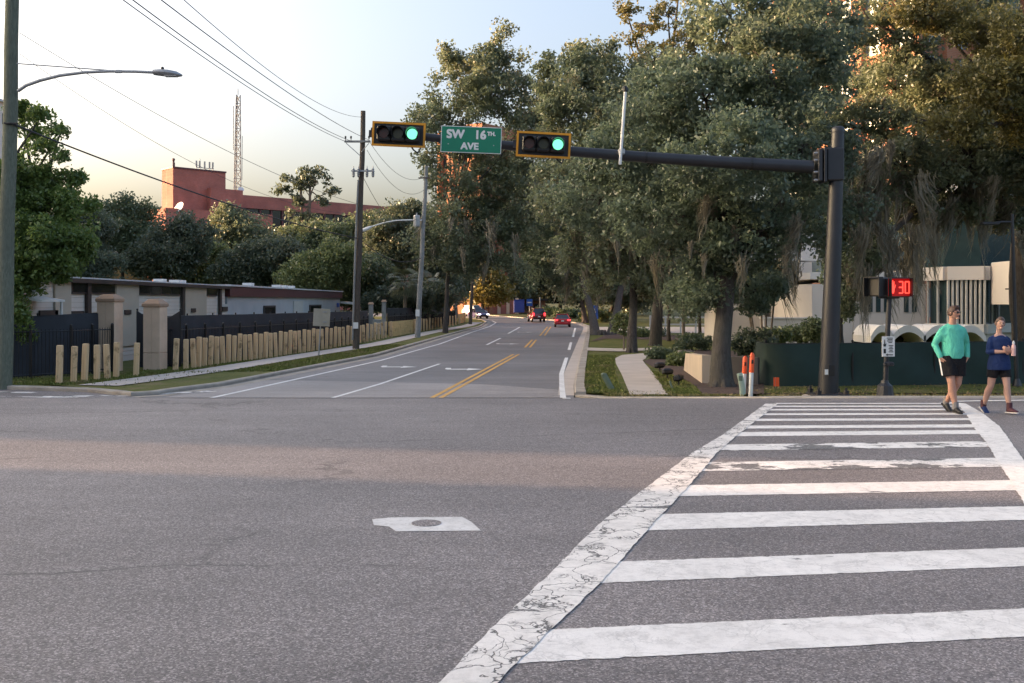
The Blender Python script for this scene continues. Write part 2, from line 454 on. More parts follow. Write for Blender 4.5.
M['sign_blue'] = simple('sign_blue', (.03, .12, .48), .4, var=.1)
M['sign_back'] = simple('weathered_plywood', (.42, .37, .29), .8, var=.2, scale=3)
M['car_red'] = simple('red_car_paint', (.42, .02, .025), .25, var=.05, coat=.8)
M['car_dark_red'] = simple('dark_red_car_paint', (.20, .018, .022), .25, var=.05, coat=.8)
M['car_blue'] = simple('violet_blue_car_paint', (.07, .055, .16), .25, var=.05, coat=.8)
M['car_white'] = simple('white_car_paint', (.7, .7, .7), .3, var=.05, coat=.6)
M['tail'] = emit('lit_tail_light', (1.0, .04, .05), .5, (.3, .01, .01))
M['head'] = emit('lit_headlight', (1.0, .90, .98), 1.6, (.8, .8, .8))
M['tyre'] = simple('tyre_rubber', (.012, .012, .012), .85, var=.2)
M['rim'] = simple('wheel_alloy', (.35, .35, .36), .35, .7, var=.1)
M['skin_m'] = simple('skin_tan', (.47, .25, .175), .5, var=.08, scale=9)
M['skin_w'] = simple('skin_pale', (.53, .31, .235), .5, var=.08, scale=9)
def cloth(name, c, var=.12):
    k = NT(name); p = k.pos(True)
    f = k.noise(k.pos(True, (1.0, 1.0, .55)), 11, 4, .55, 1.2); w = k.noise(p, 300, 2)
    k.col(k.mix(k.ramp(k.noise(p, 6, 4), [(.3, 0.0), (.7, 1.0)]), tuple(x * (1 - var) for x in c), tuple(x * (1 + var) for x in c)))
    k.bump(k.math('ADD', f, k.math('MULTIPLY', w, .05)), 1.0, .045); return k.set(.85, spec=.25)
M['mint'] = cloth('mint_jersey', (.13, .58, .43))
M['navy'] = cloth('navy_jersey', (.018, .036, .115))
M['black_cloth'] = cloth('black_shorts_cloth', (.013, .012, .014))
M['hair_m'] = simple('dark_brown_hair', (.06, .03, .022), .55, var=.4, scale=40)
M['hair_w'] = simple('light_brown_hair', (.085, .048, .03), .5, var=.4, scale=40)
M['shoe_black'] = simple('black_shoe', (.012, .012, .013), .6, var=.2)
M['shoe_mix'] = simple('dark_plum_shoe', (.07, .02, .03), .6, var=.2)
M['sole'] = simple('pale_sole', (.6, .58, .56), .7, var=.1)
M['sock'] = simple('grey_sock', (.22, .21, .21), .9, var=.15)
M['lips'] = simple('lips', (.36, .13, .11), .5, var=.05)
M['eye'] = simple('eye_white', (.34, .3, .28), .3, var=.02)
M['bottle'] = simple('pink_white_bottle', (.66, .42, .40), .35, var=.2, scale=12)
M['tower_steel'] = simple('dull_tower_steel', (.22, .225, .23), .8, var=.15)
M['wire'] = simple('cable_black', (.03, .03, .032), .6, var=.1)
M['tarp_blue'] = simple('blue_tarp', (.03, .06, .33), .6, var=.15)
# ================================================================== GROUND, ROADS
def grid_sheet(name, rows, mat, off, nx=8):
    """rows: list of lists of (x, y) with equal length -> draped sheet"""
    v = []; f = []
    n = len(rows[0])
    for r in rows:
        for x, y in r: v.append((x, y, g(y) + off))
    for i in range(len(rows) - 1):
        for j in range(n - 1):
            f.append((i * n + j, i * n + j + 1, (i + 1) * n + j + 1, (i + 1) * n + j))
    # make the faces look up
    a, b, c = (Vector(v[q]) for q in f[len(f) // 2][:3])
    if (b - a).cross(c - a).z < 0: f = [q[::-1] for q in f]
    return np_obj(name, np.array(v), np.array(f), mat)
def lerp2(a, b, t): return (a[0] + (b[0] - a[0]) * t, a[1] + (b[1] - a[1]) * t)
def resample(poly, step):
    """poly: list of tuples (any length) -> denser list; always keeps the given points, adds ground knots"""
    out = []
    for a, b in zip(poly[:-1], poly[1:]):
        L = math.dist(a[:2], b[:2]); n = max(1, int(math.ceil(L / step)))
        ts = {i / n for i in range(n)}
        for ky in GK_Y:
            if min(a[1], b[1]) < ky < max(a[1], b[1]): ts.add((ky - a[1]) / (b[1] - a[1]))
        for t in sorted(ts): out.append(tuple(p + (q - p) * t for p, q in zip(a, b)))
    out.append(tuple(poly[-1])); return out
def pair_sheet(name, pairs, mat, off, nx=6, step=1.0):
    prs = resample([(l[0], l[1], r[0], r[1]) for l, r in pairs], step)
    rows = [[lerp2((a, b), (c, d), j / nx) for j in range(nx + 1)] for a, b, c, d in prs]
    return grid_sheet(name, rows, mat, off)
def offset_path(path, w):
    out = []
    for i, p in enumerate(path):
        a = path[max(0, i - 1)]; b = path[min(len(path) - 1, i + 1)]
        dx, dy = b[0] - a[0], b[1] - a[1]; L = math.hypot(dx, dy) or 1
        out.append((p[0] - dy / L * w, p[1] + dx / L * w))
    return out
def ribbon(name, path, w, mat, off, step=1.0, nx=1):
    path = [q for q in resample(path, step)]
    a = offset_path(path, w / 2); b = offset_path(path, -w / 2)
    return grid_sheet(name, [[lerp2(p, q, j / nx) for j in range(nx + 1)] for p, q in zip(a, b)], mat, off)

ys = sorted(set([-60, -30, -15, -5, 5, 12, 19.4, 20, 22, 24, 26.5, 30, 40, 60, 80, 100, 115, 131, 150, 175, 200, 260, 340, 450, 600, 900]))
xs = [-700, -400, -250, -150, -100, -70, -50, -35, -20, -10, 0, 10, 20, 35, 50, 70, 100, 150, 250, 400, 700]
struct(grid_sheet('ground', [[(x, y) for x in xs] for y in ys], M['land'], -.07))

# the wide cross road in front, its far edge following the corners
EDGE = [(-90, 33), (-40, 31), (-15, 29.35), (-12, 28.3), (-9.9, 26.7), (1.65, 26.7), (2.6, 26.2), (4.0, 24.6), (5.6, 21.8), (7.5, 21.15), (90, 21.6)]
def edge_y(x): return float(np.interp(x, [e[0] for e in EDGE], [e[1] for e in EDGE]))
cols = sorted(set([e[0] for e in EDGE] + list(np.linspace(-14, 10, 49)) + [-60, -30, -20, 15, 20, 30, 60]))
yk = [-25, -10, 0, 4, 8, 12, 16, 19.4, 20]
rows = []
for x in cols:
    e = edge_y(x); rows.append([(x, y) for y in yk] + [(x, 20 + (e - 20) * t) for t in (.2, .4, .6, .8, 1)])
struct(grid_sheet('cross_road', rows, M['asphalt'], 0.0))

# side street going away and bending left
PAIRS = [((-9.9, 26.7), (1.65, 26.7)), ((-9.5, 28.5), (1.78, 28.5)), ((-8.8, 30.5), (1.9, 30.5)), ((-7.9, 37.5), (2.45, 37.5)), ((-6.5, 48.5), (3.35, 48.5)),
         ((-5.4, 74.9), (5.5, 74.9)), ((-4.3, 99), (7.5, 99)), ((-3.6, 112), (8.6, 114)), ((-3.15, 128), (8.3, 124)), ((-4, 138), (6.2, 135.5)), ((-6.4, 147), (2.6, 145.5)),
         ((-13, 153), (-4.6, 170)), ((-30, 160), (-25, 186)), ((-60, 168), (-58, 196))]
struct(pair_sheet('side_street', PAIRS, M['asphalt_far'], 0.0, 8))
struct(pair_sheet('street_entry_patch', [((-9.3, 26.72), (1.3, 26.72)), ((-9.0, 28.5), (1.45, 28.4)), ((-8.4, 31.0), (1.3, 29.2)), ((-8.2, 33), (-1.0, 31.2))], M['asphalt_pale'], .004, 8))

LK = [(-90, 33.0), (-40, 31.0), (-15, 29.35), (-12, 28.3), (-10.3, 27.02), (-9.72, 27.5)] + [p[0] for p in PAIRS[1:11]]
RK = [(90, 21.6), (7.5, 21.15), (5.6, 21.8), (4.0, 24.6), (2.6, 26.2), (1.72, 27.3)] + [p[1] for p in PAIRS[1:12]]
def kerb_strip(name, path, side, w=.26, h=.11, mat=None):
    path = resample(path, 1.0)
    prof = [(0, -.08), (0.0, h - .03), (.04, h), (w, h), (w, -.08)]
    rows = []
    v = []; f = []
    offs = [offset_path(path, side * o) for o, _ in prof]
    n = len(prof)
    for i in range(len(path)):
        for j in range(n):
            x, y = offs[j][i]; v.append((x, y, g(path[i][1]) + prof[j][1]))
    for i in range(len(path) - 1):
        for j in range(n - 1):
            q = (i * n + j, i * n + j + 1, (i + 1) * n + j + 1, (i + 1) * n + j)
            f.append(q if side < 0 else q[::-1])
    mb = MB(); mb.add(v, f); mb.f += [tuple(range(n)), tuple(len(v) - n + k for k in range(n))]
    return obj(name, mb, mat or M['kerb'])
struct(kerb_strip('kerb_left', LK[1:], 1))
struct(kerb_strip('kerb_right', RK[5:], -1, w=.3))
struct(kerb_strip('kerb_corner', RK[:6], -1, w=.26, h=.03, mat=M['kerb']))
# gutters: a concrete strip on the road side of each kerb
struct(ribbon('gutter_left', offset_path(LK[4:], -.24), .44, M['kerb'], .006))
struct(ribbon('gutter_right', offset_path(RK[5:], .24), .44, M['concrete'], .006))

# lawns either side
LL = offset_path(resample(LK[0:], 1.0), .25)
struct(grid_sheet('lawn_left', [[(x - t, y + .7 * t) for t in (0, .5, 1, 2, 4, 8, 16, 30, 60)] for x, y in LL if y > 26.5], M['grass'], .075))
RR = offset_path(resample(RK[5:15], 1.0), -.28)
struct(grid_sheet('lawn_right', [[(x, y)] + [(x + (70 - x) * t, y) for t in (.01, .03, .06, .1, .16, .25, .5, 1)] for x, y in RR], M['grass'], .075))
RC = [(1.98, 27.3), (2.8, 26.45), (4.2, 24.8), (5.75, 22.05), (7.5, 21.4), (14, 21.5), (70, 21.9)]
struct(grid_sheet('lawn_corner', [[(x, y + (27.3 - y) * t) for t in (0, .15, .3, .45, .6, .75, .87, 1)] for x, y in resample(RC, 1.0)], M['grass_dry'], .02))
struct(ribbon('corner_landing', [(8.3, 22.4), (11, 22.4), (16, 22.4), (30, 22.6), (60, 22.8)], 1.9, M['concrete'], .035))

# paths
SWL = [G(98, 388.6), G(140, 383), G(220, 371.5), G(300, 358), G(380, 345), G(430, 333.5), G(478, 323)]
struct(ribbon('pavement_left', SWL, 1.35, M['concrete'], .10))
struct(pair_sheet('footpath', [(G(630, 398.2), G(668, 398.2)), (G(622, 378), G(655, 378)), (G(616, 366), G(645, 366)), (G(615, 360.5), G(642.5, 362.5)), (G(622, 357), G(648, 359.5)), (G(650, 354.7), G(664, 357)), (G(690, 351), G(695, 353))], M['concrete'], .10))
struct(pair_sheet('driveway', [(G(587, 352.5), G(587, 349.5)), (G(620, 353.5), G(620, 350.5)), (G(660, 352), G(660, 349.5))], M['concrete'], .11))
struct(pair_sheet('car_park', [((6.6, 85), (60, 85)), ((8.2, 108), (60, 112))], M['concrete'], .10, 10))
struct(pair_sheet('mulch_bed', [(G(643, 363.5), G(668, 354.5)), (G(652, 369), G(700, 351)), (G(672, 377), G(740, 353)), (G(690, 385), G(762, 372)), (G(698, 392), G(764, 388)), (G(702, 397.5), G(764, 397.5))], M['mulch'], .10, 8))
struct(pair_sheet('mulch_ring', [(G(590, 343), G(606, 336)), (G(607, 340), G(625, 335)), (G(650, 341), G(650, 336)), (G(690, 342), G(690, 337))], M['mulch'], .105, 6))

# ------------------------------------------------------------------ paint on the roads
def flat_poly(name, pts, mat, off):       # pts in the plane, triangulated as a fan of a convex polygon
    v = [(x, y, g(y) + off) for x, y in pts]
    mb = MB(); mb.add(v, [tuple(range(len(v)))])
    o = obj(name, mb, mat)
    if o.data.polygons[0].normal.z < 0: o.data.flip_normals()
    return o
def F(px, py):                            # flat near road
    d = CAMZ / ((py - HY) / FPX); return ((px - CX) / FPX * d, d)
def border(name, outer, inner, mat):
    n = len(outer)
    a_ = [F(*a) + F(*b) for a, b in zip(outer, inner)]; rows = []
    for p, q in zip(a_[:-1], a_[1:]):
        n = max(2, int(math.dist(p[:2], q[:2]) / .09))
        for t in range(n):
            r = [u + (w - u) * t / n for u, w in zip(p, q)]; rows.append([(r[0] + random.uniform(-.008, .008), r[1]), (r[2] + random.uniform(-.008, .008), r[3])])
    rows.append([(a_[-1][0], a_[-1][1]), (a_[-1][2], a_[-1][3])])
    return grid_sheet(name, rows, mat, .008)
LO = [(372, 745), (440, 683), (491, 630), (543, 581), (601, 523), (644, 490), (692.6, 453), (723, 435), (765.6, 404)]
LI = [(430, 745), (498, 683), (552, 630), (603, 581), (654, 523), (686, 490), (717, 453), (738, 435), (778, 404)]
struct(border('crosswalk_border', LO, LI, M['paint_crack']))
RO = [(950, 402.5), (966, 404), (982, 413), (1000, 427), (1012, 444), (1024, 461), (1052, 500), (1110, 580), (1180, 683)]
RI = [(938, 402.5), (957, 404), (966, 414), (974, 428), (987, 444), (1000, 465), (1022, 500), (1062, 580), (1115, 683)]
struct(border('crosswalk_border', RO, RI, M['paint']))
struct(border('crosswalk_curve', [(956, 401.2), (985, 400.6), (1024, 400.2), (1100, 400)], [(958, 402.0), (985, 401.5), (1024, 401.0), (1100, 400.8)], M['paint']))
def xl(y): return float(np.interp(y, [p[1] for p in LI][::-1], [p[0] for p in LI][::-1]))
def xr(y): return float(np.interp(y, [p[1] for p in RI], [p[0] for p in RI]))
STR = [(630, 664, 606.5, 633.5, 0), (562, 583.5, 547, 565.3, 0), (514.5, 530.7, 506.5, 520, 0), (485.5, 496.5, 480.5, 490.5, 0), (462.5, 471.3, 458, 467, 1), (444.7, 451, 441.5, 447, 1),
       (432.3, 436.5, 430.3, 434.2, 0), (425.8, 428.8, 424.6, 427.6, 0), (419.0, 421.2, 418.3, 420.4, 0), (413.6, 415.3, 413.2, 414.9, 0), (409.2, 410.7, 409.0, 410.5, 0), (405.9, 407.1, 405.8, 407.0, 0), (403.2, 404.0, 403.2, 404.0, 0)]
for a, b, c, d, w in STR:
    m = M['paint_worn'] if w else M['paint']
    e = 2.0
    q = [F(xl(a) - e, a), F(xr(c) + e, c), F(xr(d) + e, d), F(xl(b) - e, b)]
    NJ = 90; rows = []
    for t in range(NJ + 1):
        jt = lambda pq: (pq[0], pq[1] + random.uniform(-.006, .006) * (1 + 2 * (random.random() < .05)))
        rows.append([jt(lerp2(q[0], q[1], t / NJ)), jt(lerp2(q[3], q[2], t / NJ))])
    struct(grid_sheet('crosswalk_stripe', rows, m, .004))
struct(flat_poly('road_patch', [F(*p) for p in [(372, 519.6), (392, 517.8), (462, 517.2), (471, 522), (481, 531), (440, 531.4), (396, 531.8), (389, 527), (374, 525.5)]][::-1], M['patch_paint'], .004))
mbk = MB(); c = F(426.5, 523.6); mbk.tube([(c[0], c[1], .004), (c[0], c[1], .008)], .13, 20)
struct(obj('survey_mark', mbk, M['asphalt']))
# markings of the side street
def mark(name, pts, w, mat, off=.010):
    return struct(ribbon(name, [G(*p) for p in pts], w, mat, off, .8))
mark('edge_line', [(212, 398), (300, 378.6), (380, 360.8), (440, 344), (470, 333), (492, 325.2), (496, 322.8), (492, 320.8)], .15, M['paint_thin'])
mark('lane_line', [(333, 398), (380, 384.2), (439.6, 364)], .13, M['paint_thin'])
mark('lane_line', [(486.6, 345), (500.6, 338.2)], .15, M['paint_thin'])
mark('lane_line', [(508.3, 333.6), (519.7, 327.3)], .18, M['paint_thin'])
for a in ([(431.5, 398.2), (513.3, 354.6)], [(440.5, 398.2), (518.6, 354.6)], [(524.9, 347.6), (532.2, 340)], [(529.8, 347.6), (536.2, 340)], [(540, 335.8), (547.5, 326.8)], [(544.6, 335.8), (550.8, 326.8)]):
    mark('centre_line', a, .13, M['paint_yellow'])
mark('edge_line', [(566.6, 399), (562, 388), (561.4, 374), (566.6, 357.8)], .16, M['paint_thin'])
mark('edge_line', [(569, 350), (571, 342.5)], .16, M['paint_thin'])
mark('edge_line', [(573, 337), (575.3, 328)], .18, M['paint_thin'])
# worn stop line and zebra at the mouth of the side street, just beyond the crest
struct(ribbon('stop_line', [(-8.6, 25.6), (-4, 25.5), (1.3, 25.3)], .5, M['paint'], .02))
struct(ribbon('old_crosswalk_line', [(-26, 27.6), (-16, 27.2), (-12, 26.5), (-9.0, 25.9)], .45, M['paint_worn'], .010))
struct(ribbon('old_crosswalk_line', [(-26, 28.9), (-16, 28.5), (-13.4, 28.1)], .35, M['paint_worn'], .010))
struct(ribbon('old_crosswalk_line', [(-12.6, 26.8), (-10.4, 27.2), (-8.5, 28.6)], .4, M['paint_worn'], .014))
def turn_arrow(px, py):
    x, y = G(px, py)
    a = .1                      # the driver comes towards us, the arrow bends to our right
    mb = MB(); z = lambda yy: g(yy) + .012
    def quad(ps): mb.add([(x + u, y + v, z(y + v)) for u, v in ps], [tuple(range(len(ps)))])
    quad([(-.62, 0.0), (-.50, -.35), (.25, -.35), (.25, .1), (-.40, .1)])
    quad([(-.62, 0.0), (-.40, .1), (-.42, .7), (-.62, .7)])
    quad([(.25, -.75), (.85, -.12), (.25, .5)])
    o = obj('lane_arrow', mb, M['paint_thin']); 
    return struct(o)
for a in ((396, 367), (461, 369.3), (506, 344), (524, 332.3)): turn_arrow(*a)

# grass blades near the corners, fallen leaves under the oaks
def blades(name, regions, n, hmin, hmax, seed, off, mat):
    rng = np.random.default_rng(seed)
    V = []; 
    for (poly_pairs, cnt) in regions:
        for _ in range(cnt):
            i = rng.integers(0, len(poly_pairs) - 1); t = rng.random(); s = rng.random()
            l = lerp2(poly_pairs[i][0], poly_pairs[i + 1][0], t); r = lerp2(poly_pairs[i][1], poly_pairs[i + 1][1], t)
            V.append(lerp2(l, r, s))
    V = np.array(V); N = len(V)
    z = np.interp(V[:, 1], GK_Y, GK_Z) + off
    h = rng.uniform(hmin, hmax, N); th = rng.uniform(0, 6.283, N); w = rng.uniform(.012, .03, N)
    ax, ay = np.cos(th), np.sin(th); lx, ly = rng.normal(0, .5, N) * h, rng.normal(0, .5, N) * h
    q = np.zeros((N, 4, 3))
    q[:, 0] = np.c_[V[:, 0] - ax * w, V[:, 1] - ay * w, z]; q[:, 1] = np.c_[V[:, 0] + ax * w, V[:, 1] + ay * w, z]
    q[:, 2] = np.c_[V[:, 0] + ax * w * .3 + lx, V[:, 1] + ay * w * .3 + ly, z + h]; q[:, 3] = np.c_[V[:, 0] - ax * w * .3 + lx, V[:, 1] - ay * w * .3 + ly, z + h]
    return stuff(np_obj(name, q.reshape(-1, 3), np.arange(N * 4).reshape(-1, 4), mat))
_f = [(-13.9, 31.0), (-12.9, 33.9), (-12.4, 36.4), (-11.9, 41.2), (-11.1, 46), (-10.1, 56), (-9.5, 66)]
_k = [p for p in LL if 27.4 < p[1] < 66]
vp = [((x - .75, y), (float(np.interp(y, [p[1] for p in _k], [p[0] for p in _k])) - .1, y)) for x, y in SWL if y < 66]
vp = [((float(np.interp(y, [p[1] for p in SWL], [p[0] for p in SWL])) + .8, y), (float(np.interp(y, [p[1] for p in _k], [p[0] for p in _k])) - .05, y)) for y in (29.5, 32, 36, 42, 50, 60)]
fp = [((float(np.interp(y, [p[1] for p in _f], [p[0] for p in _f])) - .9, y), (float(np.interp(y, [p[1] for p in SWL], [p[0] for p in SWL])) - .75, y)) for y in (30, 33, 37, 42, 50, 62)]
blades('grass', [(vp, 16000), (fp, 12000), ([((-17, 30.2), (-13.9, 30)), ((-16, 33), (-13, 33))], 4000)], 0, .025, .075, 3, .07, M['blades'])
rp = [((RR[i][0] + .05, RR[i][1]), (float(np.interp(RR[i][1], [26.8, 30, 36, 40, 50], [3.1, 3.2, 3.7, 4.1, 5.2])), RR[i][1])) for i in range(len(RR)) if RR[i][1] < 48]
lobe = [(G(668, 397.5), G(700, 397.8)), (G(662, 390), G(695, 390)), (G(650, 373), G(672, 378))]
cn = [((6.6, 25.6), (6.6, 29)), ((9, 24.2), (9, 29.3)), ((16, 24.2), (16, 30.5)), ((26, 24.2), (26, 31.5))]
blades('grass', [(rp, 12000), (lobe, 7000)], 0, .03, .09, 4, .05, M['blades'])
blades('dry_grass', [(cn, 9000), ([((2.6, 26.6), (2.4, 28)), ((5.5, 23.4), (5.2, 27.5))], 3500)], 0, .03, .09, 6, .03, M['blades_dry'])
# ================================================================== MAST ARM, SIGNALS, SIGN
def on(x, y, dz=0.0): return Vector((x, y, g(y) + dz))
BP = Vector((7.9, 25.0, P(828, 396.3, 25).z)); TP = P(838, 129, 25)
ma = thing('traffic_mast_arm', 'dark charcoal traffic pole with a long horizontal arm reaching over the street', 'traffic pole', BP)
def mid(t): return BP + (TP - BP) * t
mb = MB(); n = 14
mb.tube([mid(i / 8) for i in range(9)], [.245 - .088 * i / 8 for i in range(9)], 20); obj('pole', mb, M['charcoal'], ma, smooth=True)
mb = MB(); mb.lathe(TP, [(.165, -.10), (.172, -.02), (.15, .03), (.1, .06), (.0, .07)], 20); obj('pole_cap', mb, M['charcoal'], ma, smooth=True)
mb = MB(); mb.bevel_box(BP + Vector((0, 0, .045)), (.86, .86, .07), .02); obj('base_plate', mb, M['charcoal'], ma)
mb = MB(); mb.tube([BP + Vector((0, 0, -.4)), BP + Vector((0, 0, .012))], .62, 24); obj('footing', mb, M['concrete'], ma)
for sx in (-1, 1):
    for sy in (-1, 1):
        b = BP + Vector((sx * .34, sy * .34, 0)); mb = MB()
        mb.cyl(b + Vector((0, 0, .02)), b + Vector((0, 0, .24)), .035, n=8); mb.cyl(b + Vector((0, 0, .08)), b + Vector((0, 0, .17)), .075, n=6); obj('anchor_bolt', mb, M['charcoal'], ma)
A0 = P(812, 167, 24.9); A1 = P(371, 131, 24.6)
def arm(t):                       # gentle upward curve
    p = A0 + (A1 - A0) * t; p.z += .10 * math.sin(math.pi * t) * -1; return p
mb = MB(); mb.tube([arm(i / 24) for i in range(25)], [.165 - .075 * i / 24 for i in range(25)], 16); obj('arm', mb, M['charcoal'], ma, smooth=True)
c = P(829, 165.5, 24.95)
mb = MB(); mb.bevel_box(P(833, 165, 25), (.42, .46, .82), .03); obj('clamp_box', mb, M['charcoal'], ma)
mb = MB(); mb.bevel_box(P(817.5, 166, 24.95), (.10, .52, .80), .015); mb.bevel_box(P(822.5, 166, 24.95), (.07, .52, .86), .015); obj('arm_flange', mb, M['charcoal'], ma)
mb = MB()
for dy in (-1, 1):
    for py in (153, 160, 172, 180):
        q = P(814, py, 24.95 + dy * .2); mb = MB(); mb.cyl(q, q + Vector((.12, 0, 0)), .028, n=6); obj('flange_bolt', mb, M['galv'], ma)
for t_ in (.14, .38, .58, .80):
    q_ = arm(t_); dq = (A1 - A0).normalized(); r_ = .165 - .075 * t_ + .008
    mb = MB(); mb.tube([q_ - dq * .03, q_ + dq * .03], r_, 16); obj('arm_band', mb, M['black'], ma)
mb = MB(); mb.bevel_box(mid(.10) + Vector((-.01, -.232, 0)), (.16, .03, .28), .01); obj('hand_hole_cover', mb, M['black'], ma)
mb = MB(); mb.box(P(826.5, 372, 24.72), (.085, .004, .13)); obj('pole_sticker', mb, M['white'], ma)

# vertical detector rod on the arm
q0, q1 = P(620, 164.5, 24.5), P(625.3, 92, 24.5)
rd = thing('antenna_rod', 'thin vertical silver rod clamped to the dark traffic arm', 'antenna', q0)
mb = MB(); mb.cyl(q0, q1, .038, n=10); obj('rod', mb, M['white'], rd, smooth=True)
mb = MB(); mb.lathe(q1, [(.038, 0), (.07, .02), (.07, .10), (.04, .15), (.0, .16)], 10); obj('cap', mb, M['black'], rd)
mb = MB(); mb.bevel_box(P(621.3, 152, 24.6), (.16, .24, .14), .02); obj('clamp', mb, M['galv'], rd)

def signal(cx, cy, d, tilt, w, h, label):
    o = P(cx, cy, d)
    t = thing('traffic_signal', label, 'traffic light', o, 'traffic lights on the mast arm')
    rot = Matrix.Rotation(tilt, 3, 'Y')
    T = lambda x, y, z: o + rot @ Vector((x, y, z))
    # backplate as a ring-less plate behind, the amber edge as four strips
    mb = MB(); mb.box(T(0, .06, 0), (w - .06, .012, h - .06), rot); obj('backplate', mb, M['black'], t)
    mb = MB(); e = .052
    for s in (-1, 1):
        mb.box(T(0, .045, s * (h / 2 - e / 2)), (w, .03, e), rot); mb.box(T(s * (w / 2 - e / 2), .045, 0), (e, .03, h - 2 * e), rot)
    obj('reflective_border', mb, M['yellow_edge'], t)
    xsn = [-.345, 0.0, .345]
    for i, x in enumerate(xsn):
        x += .0
        hs = MB(); hs.bevel_box(T(x, -.02, 0), (.335, .20, .36), .03, rot); hsg = obj('lamp_housing', hs, M['black'], t)
        pts = [T(x, -.12, 0), T(x, -.128, 0)]
        ln = MB(); ln.tube(pts, [.128, .122], 24)
        if i == 2:
            obj('lens', ln, M['lens_green'], hsg)
        else: obj('lens', ln, M['lens_red_off'] if i == 0 else M['lens_amber_off'], hsg)
        # tunnel visor, open below
        vz = MB(); N = 20; v = []
        for r0 in (.150, .142):
            for yy in (-.12, -.36):
                for k in range(N + 1):
                    a = R(-40) + (R(260)) * k / N
                    zz = math.sin(a) * r0; yq = yy if yy > -.2 else yy + .10 * (1 - (zz / r0 + 1) / 2)
                    v.append(T(x + math.cos(a) * r0, yq, zz))
        f = []; K = N + 1
        for k in range(N):
            f += [(k, k + 1, K + k + 1, K + k), (2 * K + k + 1, 2 * K + k, 3 * K + k, 3 * K + k + 1), (K + k, K + k + 1, 3 * K + k + 1, 3 * K + k)]
        vz.add(v, f); obj('visor', vz, M['black'], hsg, smooth=True)
    mb = MB(); mb.box(T(0, .16, 0), (.10, .2, .5), rot); obj('bracket', mb, M['charcoal'], t)
    mb = MB(); mb.box(T(-w / 2 - .03, .12, .0), (.1, .12, .16), rot); obj('end_clamp', mb, M['charcoal'], t)
    cb_l = MB(); a0 = o + Vector((w * .36, .42, -.02)); cb_l.tube([a0, a0 + Vector((.05, -.06, -.22)), a0 + Vector((-.02, -.16, -.40)), a0 + Vector((-.12, -.26, -.34)), T(w * .2, .08, -.2)], .018, 6); obj('cable_loop', cb_l, M['black'], t)
    return t
signal(398.5, 134.2, 24.25, R(2.6), 1.30, .60, 'green-lit horizontal traffic light at the free end of the dark arm')
signal(543.5, 144.6, 24.25, R(3.0), 1.32, .62, 'green-lit horizontal traffic light between the street name sign and silver rod')

so = P(471.2, 139.8, 24.2)
sg = thing('street_name_sign', 'green street name sign hanging between the two traffic lights', 'street sign', so)
rot3 = Matrix.Rotation(R(2.2), 3, 'Y')
sw, sh = 60.6 * .0242, 26.4 * .0242
mb = MB(); mb.box(so, (sw, .012, sh), rot3); obj('sign_border', mb, M['white'], sg)
mb = MB(); mb.box(so + Vector((0, -.0085, 0)), (sw - .035, .006, sh - .035), rot3); obj('sign_panel', mb, M['sign_green'], sg)
R4 = rot3.to_4x4() @ Matrix.Rotation(R(90), 4, 'X')
def st(s, size, x, z, bold, sx=1.0):
    pos = so + rot3 @ Vector((x, -.0125, z))
    parts = [text_mesh('lettering', s, size, M['white'], sg, Matrix.Translation(pos + rot3 @ Vector((dx * bold, -.0012 * i, dz * bold))) @ R4, .002, 'CENTER', 0, sx) for i, (dx, dz) in enumerate(((-1, -1), (1, -1), (-1, 1), (1, 1), (0, 0)))]
    bm = bmesh.new()
    for o in parts: bm.from_mesh(o.data)
    bm.to_mesh(parts[0].data); bm.free()
    for o in parts[1:]: bpy.data.objects.remove(o)
st('SW', .285, -.385, .115, .011); st('16', .285, .215, .115, .011); st('TH.', .13, .485, .155, .007, 1.0)
st('AVE', .225, -.03, -.165, .009, 1.08)
for x in (-.55, .55):
    mb = MB(); q = so + rot3 @ Vector((x, -.02, -.12)); mb.cyl(q, q + Vector((0, .02, 0)), .014, n=8)
    obj('bolt', mb, M['galv'], sg)
    mb = MB(); mb.box(so + rot3 @ Vector((x * .6, .12, 0)), (.05, .22, .12)); obj('bracket', mb, M['galv'], sg)

# ------------------------------------------------------------------ pedestrian signal
pb = Vector((P(885, 399, 22).x, 22.0, P(885, 399.3, 22).z))
pp = thing('pedestrian_signal_post', 'black crossing post with two small signal boxes on top beside the striped crosswalk', 'signal post', pb)
top = P(889.5, 296, 22)
mb = MB(); mb.cyl(pb + Vector((0, 0, .2)), top + Vector((0, 0, .05)), .055, n=14); obj('post', mb, M['charcoal'], pp, smooth=True)
mb = MB(); mb.lathe(pb, [(.21, -.05), (.21, .04), (.19, .07), (.16, .30), (.09, .36), (.075, .42), (.0, .43)], 12); obj('base', mb, M['charcoal'], pp)
mb = MB(); mb.bevel_box(P(889, 297.5, 22), (.42, .12, .05), .01); obj('bracket', mb, M['black'], pp)
# box turned away (seen from its side and back) and box facing us
ra = Matrix.Rotation(R(-62), 3, 'Z')
ca = P(878.5, 287, 22.0)
mb = MB(); mb.bevel_box(ca, (.42, .20, .42), .03, ra); hb = obj('signal_box', mb, M['black'], pp)
mb = MB(); mb.box(ca + ra @ Vector((0, -.16, .215)), (.42, .14, .012), ra); mb.box(ca + ra @ Vector((-.21, -.16, 0)), (.012, .14, .42), ra); mb.box(ca + ra @ Vector((.21, -.16, 0)), (.012, .14, .42), ra); obj('hood', mb, M['black'], hb)
cb = P(899, 287.4, 21.85)
rb = Matrix.Rotation(R(6), 3, 'Z')
mb = MB(); mb.bevel_box(cb + Vector((0, .07, 0)), (.54, .16, .44), .03, rb); hb = obj('signal_box', mb, M['black'], pp)
mb = MB(); mb.box(cb + rb @ Vector((0, -.016, 0)), (.50, .006, .38), rb); obj('display', mb, M['led_panel'], hb)
mb = MB()
